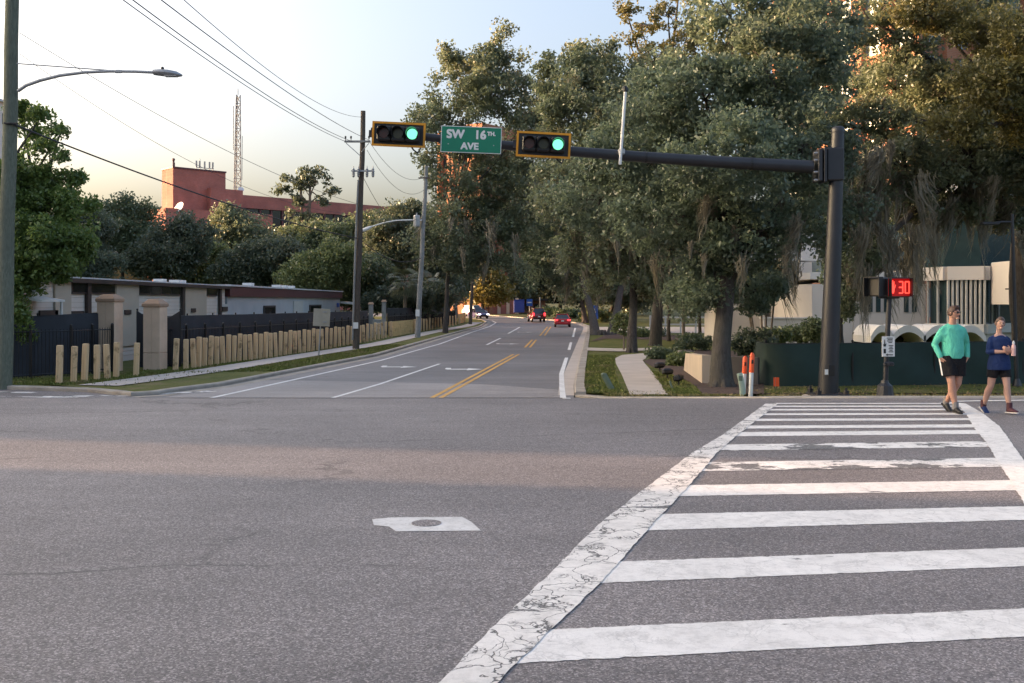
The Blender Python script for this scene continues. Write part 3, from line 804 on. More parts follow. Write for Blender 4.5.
def seg(x, z, w, h): mb.box(cb + rb @ Vector((x, -.024, z)), (w, .006, h), rb)
for cxx, on_ in ((.03, 'abcdg'), (.175, 'abcdef')):
    w, h, tq = .088, .25, .028
    for s, (x, z, a, b) in dict(a=(0, h / 2, w, tq), g=(0, 0, w, tq), d=(0, -h / 2, w, tq), b=(w / 2, h / 4, tq, h / 2), c=(w / 2, -h / 4, tq, h / 2), f=(-w / 2, h / 4, tq, h / 2), e=(-w / 2, -h / 4, tq, h / 2)).items():
        if s in on_: seg(cxx + x, z, a, b)
obj('countdown_digits', mb, M['led_red'], hb)
mb = MB()
hand = [(-.19, -.13), (-.10, -.13), (-.08, -.03), (-.055, .05), (-.07, .06), (-.088, .0), (-.09, .13), (-.108, .13), (-.113, .03), (-.118, .155), (-.138, .155), (-.143, .03), (-.15, .135), (-.168, .135), (-.172, .02), (-.182, .095), (-.198, .09), (-.205, -.06)]
mb.plate([cb + rb @ Vector((x - .03, -.022, z)) for x, z in hand], rb @ Vector((0, -.005, 0))); obj('hand_symbol', mb, M['led_red'], hb)
mb = MB(); mb.box(cb + rb @ Vector((0, -.08, .2)), (.48, .14, .012), rb); mb.box(cb + rb @ Vector((-.24, -.08, 0)), (.012, .14, .4), rb); mb.box(cb + rb @ Vector((.24, -.08, 0)), (.012, .14, .4), rb); obj('hood', mb, M['black'], hb)
# button sign
cs = P(888.3, 346.5, 21.9)
bs = thing('crossing_button_sign', 'small white crossing instruction plate fixed to the black pedestrian post', 'sign', cs)
mb = MB(); mb.bevel_box(cs, (.28, .012, .44), .005); obj('plate', mb, M['white'], bs)
mb = MB(); y = -.009
def blk(x, z, w, h): mb.box(cs + Vector((x, y, z)), (w, .004, h))
for i, (x, w) in enumerate(((.03, .13), (.035, .11), (.03, .12), (.04, .08))): blk(x, .185 - i * .032, w, .017)
for i in range(5): blk(.055, .02 - i * .034, .10 - (i % 2) * .03, .016)
mb.plate([cs + Vector((x, y, z)) for x, z in ((-.02, -.19), (.10, -.19), (.10, -.172), (-.02, -.172))], (0, -.004, 0))
mb.plate([cs + Vector((x, y, z)) for x, z in ((-.02, -.21), (-.02, -.152), (-.06, -.181))], (0, -.004, 0))
mb.plate([cs + Vector((x, y, z)) for x, z in ((-.105, .0), (-.06, .0), (-.045, .07), (-.07, .05), (-.075, .15), (-.09, .15), (-.095, .05), (-.115, .05))], (0, -.004, 0))
mb.box(cs + Vector((-.08, y, -.10)), (.05, .004, .10))
obj('printing', mb, M['black'], bs)
mb = MB(); mb.bevel_box(P(888.6, 364, 21.9), (.22, .10, .09), .02); mb.cyl(P(888.6, 364, 21.86), P(888.6, 364, 21.80), .03, n=10); obj('push_button', mb, M['charcoal'], bs)

# ================================================================== UTILITY POLES AND WIRES
def pole(name, label, b, t, r0, r1, mat, cat='utility pole', group=None):
    th = thing(name, label, cat, b, group)
    mb = MB(); N = 10; bb = b + Vector((0, 0, -.3))
    mb.tube([bb + (t - bb) * (i / N) + Vector((.02 * math.sin(i * 1.7), 0, 0)) for i in range(N + 1)], [r0 + (r1 - r0) * i / N for i in range(N + 1)], 14)
    obj('shaft', mb, mat, th, smooth=True); return th
# tall green-grey pole at the left edge, with a street lamp on an arm
b1 = Vector((*G(3.5, 389), 0)); b1.z = g(b1.y); D1 = b1.y
t1 = P(17, -190, D1)
u1 = pole('utility_pole', 'tall greenish wooden pole at the left edge carrying a street lamp', b1, t1, .225, .165, M['pole_green'])
mb = MB(); mb.cyl(P(8.2, 123.5, D1 - .2), P(13.5, 123.5, D1 - .2), .035); mb.tube([P(x, 123 + (x % 2) * .6, D1 - .22) for x in (4, 7, 10, 13, 17)], .03, 6); obj('cable_clamp', mb, M['black'], u1)
la = P(19, 88, D1 - .1)
l1 = thing('street_lamp', 'grey cobra-head street lamp on a long curved arm over the left corner', 'street lamp', la)
mb = MB(); D = D1 - .2
mb.tube([P(x, y, D) for x, y in ((18, 91), (26, 85.5), (40, 80.5), (60, 75.5), (85, 72.3), (110, 71.3), (135, 71.6), (157, 72.6))], [.05, .05, .05, .048, .045, .043, .042, .042], 10); obj('arm', mb, M['galv'], l1, smooth=True)
mb = MB(); mb.cyl(P(17, 63.5, D), P(118, 71, D), .018, n=6); mb.bevel_box(P(118.5, 71.5, D), (.22, .08, .1), .02); obj('brace_rod', mb, M['galv'], l1)
mb = MB()
mb.tube([P(x, y, D) for x, y in ((154, 72.4), (160, 72.6), (168, 73.2), (176, 74.3), (182, 75.4))], [.08, .10, .105, .09, .03], 12, ry=[.13, .16, .17, .14, .05], side=(0, 0, 1)); hd = obj('lamp_head', mb, M['galv'], l1, smooth=True)
mb = MB(); mb.lathe(P(162.5, 70, D), [(.05, -.02), (.05, .05), (.035, .09), (.0, .095)], 10); obj('photocell', mb, M['black'], hd)
mb = MB(); mb.bevel_box(P(171, 76.2, D), (.36, .22, .03), .012); obj('lens', mb, M['offwhite'], hd)

# second pole with crossarm and fuse cut-outs
b2 = Vector((*G(355.5, 350.5), 0)); b2.z = g(b2.y); D2 = b2.y
t2 = P(363.5, 111, D2)
u2 = pole('utility_pole', 'brown wooden power pole with a crossarm and fuse cut-outs near the kerb', b2, t2, .19, .13, M['pole_wood'])
mb = MB(); mb.bevel_box(P(357.5, 141.5, D2 - .2), (26 * D2 / 1000, .10, .11), .01); xa = obj('crossarm', mb, M['pole_grey'], u2)
for x in (345.5, 351, 369):
    mb = MB(); q = P(x, 140.4, D2 - .2); mb.lathe(q, [(.02, 0), (.02, .10), (.06, .11), (.035, .15), (.065, .18), (.03, .24), (.0, .25)], 10); obj('insulator', mb, M['black'], xa)
mb = MB(); mb.cyl(P(346, 143, D2 - .2), P(360.5, 156, D2 - .2), .02, n=6); mb.cyl(P(369, 143, D2 - .2), P(361.5, 152, D2 - .2), .02, n=6); obj('arm_brace', mb, M['galv'], u2)
mb = MB(); mb.bevel_box(P(362, 171, D2 - .22), (1.15, .08, .09), .01); cfr = obj('cutout_frame', mb, M['galv'], u2)
for x in (353.5, 358.5, 367, 373):
    mb = MB(); q = P(x, 171, D2 - .3)
    mb.lathe(q + Vector((0, 0, -.35)), [(.02, 0), (.05, .04), (.09, .09), (.05, .14), (.10, .2), (.05, .25), (.10, .32), (.05, .38), (.08, .43), (.03, .5), (.02, .62), (0, .63)], 10); obj('fuse_cutout', mb, M['galv'], cfr)
mb = MB(); mb.bevel_box(P(355.6, 325.5, D2 - .24), (.28, .02, .34), .006); obj('notice_plate', mb, M['white'], u2)
mb = MB(); mb.tube([P(x, y, D2 - .2) for x, y in ((352.6, 340), (353.8, 300), (355.3, 250), (357, 205), (358.3, 180))], .055, 8); obj('conduit', mb, M['pole_grey'], u2)
# third pole: slim grey with lamp arm and transformer
b3 = Vector((*G(417.2, 338.6), 0)); b3.z = g(b3.y); D3 = b3.y
t3 = P(426.5, 166, D3)
u3 = pole('utility_pole', 'slender pale grey pole with a small transformer, beside the far pavement', b3, t3, .21, .13, M['pole_grey'])
mb = MB(); mb.lathe(P(416.8, 221, D3 - .25), [(.02, -.42), (.24, -.40), (.25, -.3), (.25, .35), (.22, .42), (.05, .45), (.05, .6), (0, .62)], 14); obj('transformer', mb, M['galv'], u3)
mb = MB(); mb.bevel_box(P(417.6, 313, D3 - .26), (.3, .02, .5), .006); obj('notice_plate', mb, M['white'], u3)
mb = MB(); mb.bevel_box(P(424.5, 178, D3 - .1), (.9, .08, .09), .01); obj('crossarm', mb, M['pole_wood'], u3)
l2 = thing('street_lamp', 'white cobra-head street lamp on a drooping arm reaching left from the slender grey pole', 'street lamp', P(422, 221, D3))
mb = MB(); mb.tube([P(x, y, D3 - .3) for x, y in ((422, 220.3), (408, 220), (395, 220.6), (383, 223), (372, 226.5), (366, 228.5))], [.05] * 6, 8); obj('arm', mb, M['white'], l2, smooth=True)
mb = MB(); mb.tube([P(x, y, D3 - .3) for x, y in ((372, 226.4), (368, 228.4), (364, 230), (360.5, 231.2))], [.06, .14, .14, .04], 10); obj('lamp_head', mb, M['white'], l2, smooth=True)
# dark pole farther on
b4 = Vector((*G(470, 325), 0)); b4.z = g(b4.y); D4 = b4.y
u4 = pole('utility_pole', 'dark distant pole by the bend, left of the oncoming car', b4, P(473.5, 262, D4), .22, .16, M['bark'])
mb = MB(); mb.bevel_box(P(469, 272, D4 - .25), (.9, .1, .1), .02); obj('crossarm', mb, M['bark'], u4)

def wire(label, a, b, sag, r=.012, n=36, mat='wire'):
    pts = []
    for i in range(n + 1):
        t = i / n; p = a + (b - a) * t; p = p.copy(); p.z -= sag * 4 * t * (1 - t); pts.append(p)
    o = thing('power_line', label, 'power line', a)
    bpy.data.objects.remove(o)
    mb = MB(); mb.tube(pts, r, 5)
    o = obj('power_line', mb, M[mat], None, loc=tuple(a)); tag(o, label, 'power line', 'overhead power lines')
    return o
def far_end(p0, p1, d, k):             # continues the line of two picture points k times further, d metres away
    return P(p1[0] + (p1[0] - p0[0]) * k, p1[1] + (p1[1] - p0[1]) * k, d)
def wire_through(label, end, pA, pB, d2, sag, r=.012):
    """from the pole point `end` through two picture points to a point d2 m away overhead"""
    e = far_end(pB, pA, d2, 6.0); wire(label, end, e, sag, r)
wire_through('lowest of the three black wires running from the upper left edge to the crossarm', P(345.3, 141.5, D2 - .2), (76, 0), (158, 69), 9, .55, .013)
wire_through('middle of the three black wires running from the top edge to the crossarm', P(351, 141, D2 - .2), (105, 0), (166, 51), 9, .5, .013)
wire_through('uppermost of the three black wires running from the top edge to the crossarm', P(369, 140, D2 - .2), (130, 0), (194, 55), 9, .45, .013)
wire_through('thin single wire reaching the very top of the brown power pole', P(363, 117, D2 - .05), (169, 0), (214, 45), 9, .9, .009)
wire('faint wire from high on the left pole passing right of the lattice tower', P(20, 33, D1 - .2), P(361, 205, D2), .55, .010)
wire('fainter wire from the left pole dropping towards the red building', P(20, 54, D1 - .2), P(361, 214, D2 - .1), 1.15, .008)
wire('thick cable from the clamp on the left pole to mid-height of the brown power pole', P(13, 124, D1 - .2), P(358.5, 238.5, D2 - .1), .35, .028, mat='wire')
wire('cable sagging from the brown power pole to the slender grey pole', P(359, 238, D2 - .1), P(421, 258, D3 - .1), .7, .025)
wire('upper wire from the crossarm down to the slender grey pole', P(369, 141, D2 - .2), P(424, 177, D3 - .1), .9, .012)
wire('lower wire from the fuse cut-outs down to the slender grey pole', P(367, 150, D2 - .2), P(424, 190, D3 - .1), 1.1, .012)
wire('short guy wire running down from the brown power pole into the trees', P(362, 175, D2 - .2), P(391, 222, D3 + 4), .2, .014)
wire('level wire from the brown power pole to the transformer on the grey pole', P(360, 218, D2 - .1), P(417, 219, D3 - .2), .25, .012)
wire('wire from the slender grey pole to the dark distant pole', P(424, 180, D3 - .1), P(470, 271, D4 - .2), .8, .014)

# ================================================================== POSTS, FENCES AND PILLARS ON THE LEFT
def along(path, px):                       # where the column of picture px crosses a ground path
    for a, b in zip(path[:-1], path[1:]):
        fa = a[0] - (px - CX) / FPX * a[1]; fb = b[0] - (px - CX) / FPX * b[1]
        if fa * fb <= 0: return lerp2(a, b, fa / (fa - fb))
    return path[-1]
BOL = [(-15.2, 28.6), (-13.78, 30.5), (-12.75, 33.9), (-12.25, 36.4), (-11.75, 41.2), (-10.9, 46), (-9.9, 56), (-9.45, 66), (-9.2, 75), (-7.6, 100), (-6.2, 128)]
def post_proto(k):
    t = thing('timber_post', 'x', 'post', (0, 0, 0), 'square timber posts along the fence')
    rng = random.Random(k)
    mb = MB(); w = .165; h = 1.16 + rng.uniform(-.04, .04)
    mb.bevel_box((0, 0, h / 2 - .1), (w, w, h + .2), .018, Matrix.Rotation(R(rng.uniform(-2.5, 2.5)), 3, 'Y') @ Matrix.Rotation(rng.uniform(-.15, .15), 3, 'Z'))
    obj('post', mb, M['post_wood'], t)
    return t
protos = [post_proto(k) for k in range(5)]
first = [(59.5, 'pale timber post nearest the left corner, first of the row'), (74, 'blotchy timber post second from the left corner'), (85, 'timber post third from the left corner with a dark stain at its foot'),
         (97, 'weathered timber post fourth from the left corner, left of the first stone pillar'), (107, 'timber post in front of the first stone pillar on its left'), (116.5, 'timber post in front of the first stone pillar on its right'),
         (136.5, 'lone timber post standing in the gap between the two stone pillars')]
pxs = [176, 186, 193.3, 199]
x = 204.8
while x < 386:
    pxs.append(x); x += float(np.interp(x, [205, 256, 330, 386], [6.1, 5.1, 4.3, 3.5]))
x = 418.0
while x < 456: pxs.append(x); x += 2.9
used = 0
ALLP = [(p, l) for p, l in first] + [(p, None) for p in pxs]
for i, (px, lab) in enumerate(ALLP):
    q = along(BOL, px); pr = protos[i % 5]
    lab = lab or 'square timber post in the long close row beyond the second stone pillar'
    if i < 5:
        pr.location = on(*q, .06); pr['label'] = lab; pr.rotation_euler = (0, 0, R(8))
    else: dup(pr, on(*q, .06), lab, R(random.uniform(-8, 14)))
def barrier(label, pa, pb, h):
    a, b = along(BOL, pa), along(BOL, pb); A, B = on(*a, .05), on(*b, .05)
    t = thing('plank_barrier', label, 'barrier', A)
    d = (B - A); dn = d.normalized(); s = Vector((-dn.y, dn.x, 0)) * .05
    for i in range(4):
        z0 = .02 + h / 4 * i; z1 = z0 + h / 4 - .012
        mb = MB(); mb.plate([A + s + Vector((0, 0, z0)), B + s + Vector((0, 0, z0)), B + s + Vector((0, 0, z1)), A + s + Vector((0, 0, z1))], -s * 2); obj('plank', mb, M['plank_wood'], t)
    for q in (A, B):
        mb = MB(); mb.bevel_box(q + Vector((0, 0, h / 2)) - s * 3, (.2, .2, h + .1), .015); obj('post', mb, M['post_wood'], t)
barrier('yellowish plank barrier between the brown and the slender grey pole', 389, 413, 1.15)
barrier('far yellowish plank barrier at the end of the timber posts near the bend', 458, 468, 1.2)

def pillar(px, py, wpx, toppx, label, d):
    b = P(px, py, d); b.z = g(d) + .05
    t = thing('stone_pillar', label, 'pillar', b, 'cream stone gate pillars')
    w = wpx * d / 1000; H = P(px, toppx, d).z - b.z
    w *= .95; r = Matrix.Rotation(R(-7), 3, 'Z')
    for i, (z0, z1) in enumerate(((-.2, .66), (.672, H - .28))):
        for s in (-1, 1):
            mb = MB(); mb.bevel_box(b + r @ Vector((s * w / 4, 0, (z0 + z1) / 2)), (w / 2 - .006, w * .92, z1 - z0), .012, r); obj('stone_block', mb, M['stone'], t)
    mb = MB(); mb.bevel_box(b + Vector((0, 0, H - .2)), (w * 1.12, w * 1.08, .15), .03, r); mb.box(b + Vector((0, 0, H - .055)), (w * 1.0, w * .98, .135), r, .55); obj('cap', mb, M['stone_cap'], t)
pillar(110, 379, 19.5, 294.5, 'cream stone pillar on the left of the gate opening', 36.3)
pillar(155.3, 374.5, 18.5, 299.5, 'cream stone pillar on the right of the gate opening with a seam down its face', 36.9)
for px, top, lab in ((371, 303.5, 'slim grey gate post left of its taller twin, beyond the brown pole'), (384, 301, 'taller slim grey gate post beyond the brown pole'), (457.5, 304, 'grey stone post far along the fence near the bend')):
    q = along([(a - 1.0, b) for a, b in BOL], px); b = on(*q); H = P(px, top, q[1]).z - b.z
    t = thing('gate_post', lab, 'post', b); mb = MB(); mb.bevel_box(b + Vector((0, 0, H / 2 - .1)), (.3, .3, H + .1), .02); obj('shaft', mb, M['pole_grey'], t)
    mb = MB(); mb.box(b + Vector((0, 0, H + .02)), (.4, .4, .16), None, .7); obj('cap', mb, M['stone_cap'], t)
q = along([(a - 2.2, b) for a, b in BOL], 377.5)
t = thing('utility_cabinet', 'small grey cabinet between the two slim gate posts', 'cabinet', on(*q)); mb = MB(); mb.bevel_box(on(*q, .6), (.6, .5, 1.2), .03); obj('body', mb, M['galv'], t); mb = MB(); mb.box(on(*q, 1.24), (.7, .6, .1)); obj('lid', mb, M['galv'], t)

def iron_fence(label, path, h, step=2.3):
    pts = resample(path, step); A = on(*pts[0])
    t = thing('iron_fence', label, 'fence', A)
    for i, p in enumerate(pts):
        mb = MB(); mb.bevel_box(on(*p, h / 2 - .05), (.085, .085, h + .15), .01); mb.ball(on(*p, h + .05), .055, 8, 6); obj('post', mb, M['iron'], t)
    for z in (h - .12, .2):
        mb = MB()
        for a, b in zip(pts[:-1], pts[1:]): mb.tube([on(*a, z), on(*b, z)], .022, 6)
        obj('rail', mb, M['iron'], t)
    mb = MB()
    for a, b in zip(pts[:-1], pts[1:]):
        n = int(math.dist(a, b) / .13)
        for k in range(1, n):
            q = lerp2(a, b, k / n); mb.box(on(*q, h / 2), (.016, .016, h - .1))
    o = obj('pickets', mb, M['iron'], t); o['kind'] = 'stuff'
    return t
def screen(name, label, path, hs, mat, wob=.02, step=2.2, postmat='iron', under=.02, group=None):
    """fabric sheet stretched between posts, with a little sag and billow"""
    pts = resample(path, .4); A = on(*pts[0])
    t = thing(name, label, 'fence', A, group)
    N = len(pts); nz = 6; v = []; f = []
    acc = [0]
    for a, b in zip(pts[:-1], pts[1:]): acc.append(acc[-1] + math.dist(a, b))
    rng = np.random.default_rng(int(acc[-1] * 10)); ph = rng.uniform(0, 6, 4)
    op = offset_path(pts, 1.0)
    for side in (0, 1):
        for i, p in enumerate(pts):
            s = acc[i]; hh = hs(s / acc[-1]) - .035 * abs(math.sin(math.pi * s / step))
            for k in range(nz + 1):
                u = k / nz
                w = wob * (math.sin(s * 2.1 + ph[0] + u * 2) + .6 * math.sin(s * 5.3 + ph[1] - u * 3)) * math.sin(math.pi * u) + .008 * side
                dx, dy = op[i][0] - p[0], op[i][1] - p[1]
                q = (p[0] + dx * w, p[1] + dy * w)
                v.append((q[0], q[1], g(p[1]) + under + (hh - under) * u))
    K = nz + 1
    for side in (0, 1):
        o = side * N * K
        for i in range(N - 1):
            for k in range(nz): 
                a = (o + i * K + k, o + (i + 1) * K + k, o + (i + 1) * K + k + 1, o + i * K + k + 1); f.append(a if side else a[::-1])
    np_obj('screen', np.array(v), np.array(f), mat, t, smooth=True)
    k = 0; ns = max(1, int(acc[-1] / step))
    for j in range(ns + 1):
        s = acc[-1] * j / ns; i = min(range(N), key=lambda q: abs(acc[q] - s)); dx, dy = op[i][0] - pts[i][0], op[i][1] - pts[i][1]
        p = (pts[i][0] + dx * .06, pts[i][1] + dy * .06); h = hs(s / acc[-1])
        mb = MB(); mb.cyl(on(*p, -.1), on(*p, h + .04), .03, n=8); mb.ball(on(*p, h + .05), .04, 8, 5); obj('post', mb, M[postmat], t)
    mb = MB()
    for i in range(0, N - 1):
        a, b = pts[i], pts[i + 1]; da = (op[i][0] - a[0], op[i][1] - a[1])
        mb.tube([on(a[0] + da[0] * .04, a[1] + da[1] * .04, hs(acc[i] / acc[-1]) - .02), on(b[0] + da[0] * .04, b[1] + da[1] * .04, hs(acc[i + 1] / acc[-1]) - .02)], .02, 5)
    obj('top_rail', mb, M[postmat], t)
    return t
FB = [(a - .95, b + .2) for a, b in BOL]; FC = [(a - 1.7, b + .4) for a, b in BOL]
def sub(path, p0, p1):
    a, b = along(path, p0), along(path, p1)
    return [a] + [q for q in path if a[1] + .3 < q[1] < b[1] - .3] + [b]
iron_fence('black iron picket fence between the left pole and the first stone pillar', [(-16.4, 31.2), (-14.9, 33.8), (-14.35, 35.9)], 1.72, 1.9)
iron_fence('long black iron picket fence behind the row of timber posts', sub(FB, 166, 368), 1.62)
iron_fence('far black iron picket fence behind the plank barrier', sub(FB, 388, 455), 1.7, 3.2)
screen('screen_fence', 'black mesh screen rising towards the first stone pillar', [(-17.6, 31.4), (-15.6, 34.4), (-14.75, 36.4)], lambda u: 2.0 + .22 * u, M['screen_dark'])
screen('screen_fence', 'black mesh gate screen in the gap between the two stone pillars', [(-14.5, 38.6), (-12.7, 38.2)], lambda u: 2.25 - .35 * math.sin(math.pi * u) , M['screen_dark'])
screen('screen_fence', 'long black mesh screen behind the iron pickets right of the stone pillars', sub(FC, 162, 368), lambda u: 2.04, M['screen_dark'])
screen('screen_fence', 'far black mesh screen above the plank barrier', sub(FC, 387, 456), lambda u: 2.2, M['screen_dark'], step=3)

# traffic sign seen from behind
b = Vector((*G(318.5, 357.5), 0)); b.z = g(b.y) + .06; D = b.y
t = thing('road_sign', 'rectangular road sign seen from behind on a thin post beside the left pavement', 'road sign', b)
mb = MB(); mb.cyl(b - Vector((0, 0, .1)), P(321.5, 308.5, D), .032, n=8); obj('post', mb, M['galv'], t)
mb = MB(); mb.bevel_box(P(321.7, 317.5, D - .05), (16.5 * D / 1000, .02, 17.5 * D / 1000), .005, Matrix.Rotation(R(18), 3, 'Z') @ Matrix.Rotation(R(3), 3, 'Y')); obj('panel', mb, M['sign_back'], t)
mb = MB(); mb.box(P(321.6, 312, D - .02), (.5, .05, .05)); mb.box(P(321.4, 322, D - .02), (.5, .05, .05)); obj('bracket', mb, M['galv'], t)

# ================================================================== RIGHT CORNER: GREEN SCREEN FENCE AND SMALL THINGS
gf = [(8.35, 35.5), (7.75, 31.8), (7.52, 30.3), (7.6, 29.75), (7.95, 29.5), (9.0, 29.5), (12, 29.9), (16, 30.6), (24, 32), (40, 35)]
screen('screen_fence', 'dark green mesh screen fence with a rounded corner behind the traffic pole', gf, lambda u: 1.32 + .15 * u, M['screen_green'], .07, 2.6)
q = P(775.3, 384, 29.0)
t = thing('marker_flag', 'small orange marker flag in the grass before the green screen', 'flag', q)
mb = MB(); mb.cyl(on(q.x, q.y, 0), q + Vector((0, 0, .2)), .008, n=5); obj('wire_stake', mb, M['galv'], t)
mb = MB(); mb.bevel_box(q + Vector((.03, 0, .06)), (.16, .012, .26), .004); obj('flag', mb, M['orange'], t)
def delineator(px0, px1, ytop, ymid, ybase, d, label, low, wob=0.0):
    b = P(px0, ybase, d); tp = P(px1, ytop, d); md = b + (tp - b) * ((ybase - ymid) / (ybase - ytop))
    t = thing('delineator_post', label, 'marker post', b, 'orange topped marker posts')
    mb = MB(); mb.tube([b - Vector((0, 0, .1)), md], .052, 12); obj('sleeve', mb, M['white'], t, smooth=True)
    mb = MB(); mb.tube([md, tp - Vector((0, 0, .05)), tp], [.058, .056, .03], 12); obj('orange_top', mb, M['orange'], t, smooth=True)
    mb = MB(); k = md + (tp - md) * .55; mb.bevel_box(k + Vector((0, -.058, 0)), (.05, .006, .09), .002); obj('sticker', mb, M['black'], t)
delineator(750.3, 752.3, 352.8, 372.5, 400, 24.0, 'straight white marker post with an orange top, the right of the pair', 0)
delineator(743.0, 745.2, 356, 373.5, 400, 24.3, 'white marker post with an orange top, behind the bent green-white post', 0)
b = P(742.5, 400, 23.9)
o = MB(); o.tube([b - Vector((0, 0, .1)), b + Vector((.0, 0, .25)), b + Vector((-.03, 0, .45)), b + Vector((-.075, 0, .64))], [.07, .07, .07, .068], 12, ry=[.03] * 4)
t = thing('cable_marker', 'bent pale green marker post beside the orange topped posts', 'marker post', b); obj('post', o, M['post_green'], t, smooth=True)
mb = MB(); mb.bevel_box(b + Vector((-.055, -.035, .52)), (.09, .006, .12), .002); obj('label_plate', mb, M['marker_green'], t)
b = Vector((*G(613, 392.5), 0)); b.z = g(b.y) + .03; tt = P(603.6, 374.5, b.y)
t = thing('cable_marker', 'dull green marker post leaning left in the verge by the kerb', 'marker post', b); mb = MB(); mb.tube([b, tt], [.085, .085], 10, ry=[.04, .04]); obj('post', mb, M['marker_green'], t, smooth=True)
mb = MB(); mb.ball(tt, (.085, .05, .05), 10, 6); obj('cap', mb, M['marker_green'], t, smooth=True)
def spot(px, pyb, pyh, label, turn):
    b = Vector((*G(px, pyb), 0)); b.z = g(b.y) + .06; h = P(px, pyh, b.y).z - b.z
    t = thing('garden_spotlight', label, 'spotlight', b, 'black garden spotlights on the mulch edge')
    mb = MB(); mb.cyl(b - Vector((0, 0, .1)), b + Vector((0, 0, h)), .03, n=8); obj('stake', mb, M['black'], t)
    r = Matrix.Rotation(turn, 3, 'Z') @ Matrix.Rotation(R(-12), 3, 'X'); c = b + Vector((0, 0, h + .08))
    mb = MB(); mb.bevel_box(c, (.36, .20, .19), .05, r); hd = obj('lamp_head', mb, M['black'], t)
    mb = MB(); mb.box(c + r @ Vector((0, .11, .0)), (.3, .02, .15), r); obj('lens', mb, M['glass_dark'], hd)
spot(659.8, 374, 367.5, 'black garden spotlight nearest the footpath bend, first of three', R(25)); spot(667.6, 381, 374, 'middle black garden spotlight of the three by the footpath', R(10)); spot(678.7, 388.5, 380.5, 'black garden spotlight nearest the road, last of three', R(60))
b = Vector((*G(673.2, 392), 0)); b.z = g(b.y) + .03
t = thing('survey_stake', 'short pale stake in the grass below the spotlights', 'stake', b); mb = MB(); mb.tube([b, b + Vector((-.1, 0, .28))], [.03, .03], 6); obj('stake_shaft', mb, M['marker_green'], t)

# angular stone monument wall behind the big oak
Aq = Vector((*G(712, 386.5), 0)); Bq = Vector((*G(691.5, 372.5), 0)); Cq = Vector((*G(768, 391.5), 0)); Cq.y += 1.2
t = thing('monument_wall', 'low angular stone wall, sandy on its left face and grey beyond the oak trunk', 'wall', (Aq.x, Aq.y, g(Aq.y)))
def wall3(name, a, b, za, zb, mat, th=.35, slant=0):
    d = (b - a).normalized(); s = Vector((-d.y, d.x, 0)) * th
    if s.y < 0: s = -s
    ga, gb = g(a.y) - .1, g(b.y) - .1
    bt = b + d * -slant
    mb = MB(); mb.plate([(a.x, a.y, ga), (b.x, b.y, gb), (bt.x, bt.y, zb), (a.x, a.y, za)], s); return obj(name, mb, mat, t)
zt = P(712, 355.3, Aq.y).z
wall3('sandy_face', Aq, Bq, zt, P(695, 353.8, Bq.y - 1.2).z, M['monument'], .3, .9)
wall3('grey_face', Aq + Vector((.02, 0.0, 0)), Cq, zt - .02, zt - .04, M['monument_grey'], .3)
# ================================================================== BUILDINGS ON THE LEFT
FX = -16.6
def fy(px): return -FX * 1000 / (512 - px)
def front(mb, y0, y1, z0, z1, proud=.0, th=.06):     # slab on the wall plane x = FX, facing the street (+x)
    mb.box((FX + proud + th / 2, (y0 + y1) / 2, (z0 + z1) / 2), (th, y1 - y0, z1 - z0))
Y0, Y1 = 33.0, 57.8
z0 = -1.2
mbld = thing('modular_building', 'long low cream modular building with brown window bands behind the black screens', 'building', (FX, Y0, g(Y0)))
mb = MB(); mb.box((FX - 4.0, (Y0 + Y1) / 2, (2.7 + z0) / 2), (8, Y1 - Y0, 2.7 - z0)); obj('wall', mb, M['siding'], mbld)
mb = MB(); mb.box((FX - 4.1, (Y0 + Y1) / 2, 2.77), (8.8, Y1 - Y0 + .5, .13)); rf = obj('roof', mb, M['roof_white'], mbld)
mb = MB(); mb.box((FX + .30, (Y0 + Y1) / 2, 2.70), (.04, Y1 - Y0 + .5, .16)); obj('fascia', mb, M['brown_trim'], rf)
for y in (50, 52.3, 53):
    mb = MB(); mb.box((FX - 1, y, 2.92), (.5, .5, .22)); obj('roof_vent', mb, M['white'], rf)
mb = MB()
for k in range(16):
    mb.box((FX + .012, (Y0 + Y1) / 2, -.4 + k * .19), (.012, Y1 - Y0, .012))
obj('siding_lines', mb, M['panel_beige'], mbld)
for a, b in ((70, 85), (87.5, 113), (137.5, 179), (205.5, 216)):
    mb = MB(); front(mb, fy(a), fy(b), 2.2, 2.66, .03); w = obj('window_band', mb, M['brown_trim'], mbld)
    mb = MB(); n = max(1, int((fy(b) - fy(a)) / 1.3))
    for k in range(n):
        ya = fy(a) + (fy(b) - fy(a)) * k / n + .06; yb = fy(a) + (fy(b) - fy(a)) * (k + 1) / n - .06; front(mb, ya, yb, 2.27, 2.6, .06, .04)
    obj('pane', mb, M['glass_dark'], w)
for a, b, c in ((53, 69, 'panel_beige'), (114.5, 137, 'panel_beige'), (184, 205, 'panel_beige')):
    mb = MB(); front(mb, fy(a), fy(b), .0, 2.66, .02, .07); pn = obj('facade_panel', mb, M[c], mbld)
    if a > 70:
        mb = MB(); front(mb, fy(a) + .8, fy(a) + 1.5, 1.35, 1.55, .09, .05); obj('air_vent', mb, M['brown_trim'], pn)
for a in (86, 181, 218.5):
    mb = MB(); front(mb, fy(a) - .17, fy(a) + .17, -.6, 2.66, .05, .10); obj('post', mb, M['brown_trim'], mbld)
mb = MB(); front(mb, fy(69.5), fy(82), .55, 1.55, .03); w = obj('window', mb, M['brown_trim'], mbld); mb = MB(); front(mb, fy(69.5) + .12, fy(82) - .12, .65, 1.45, .06, .05); obj('pane', mb, M['glass_teal'], w)
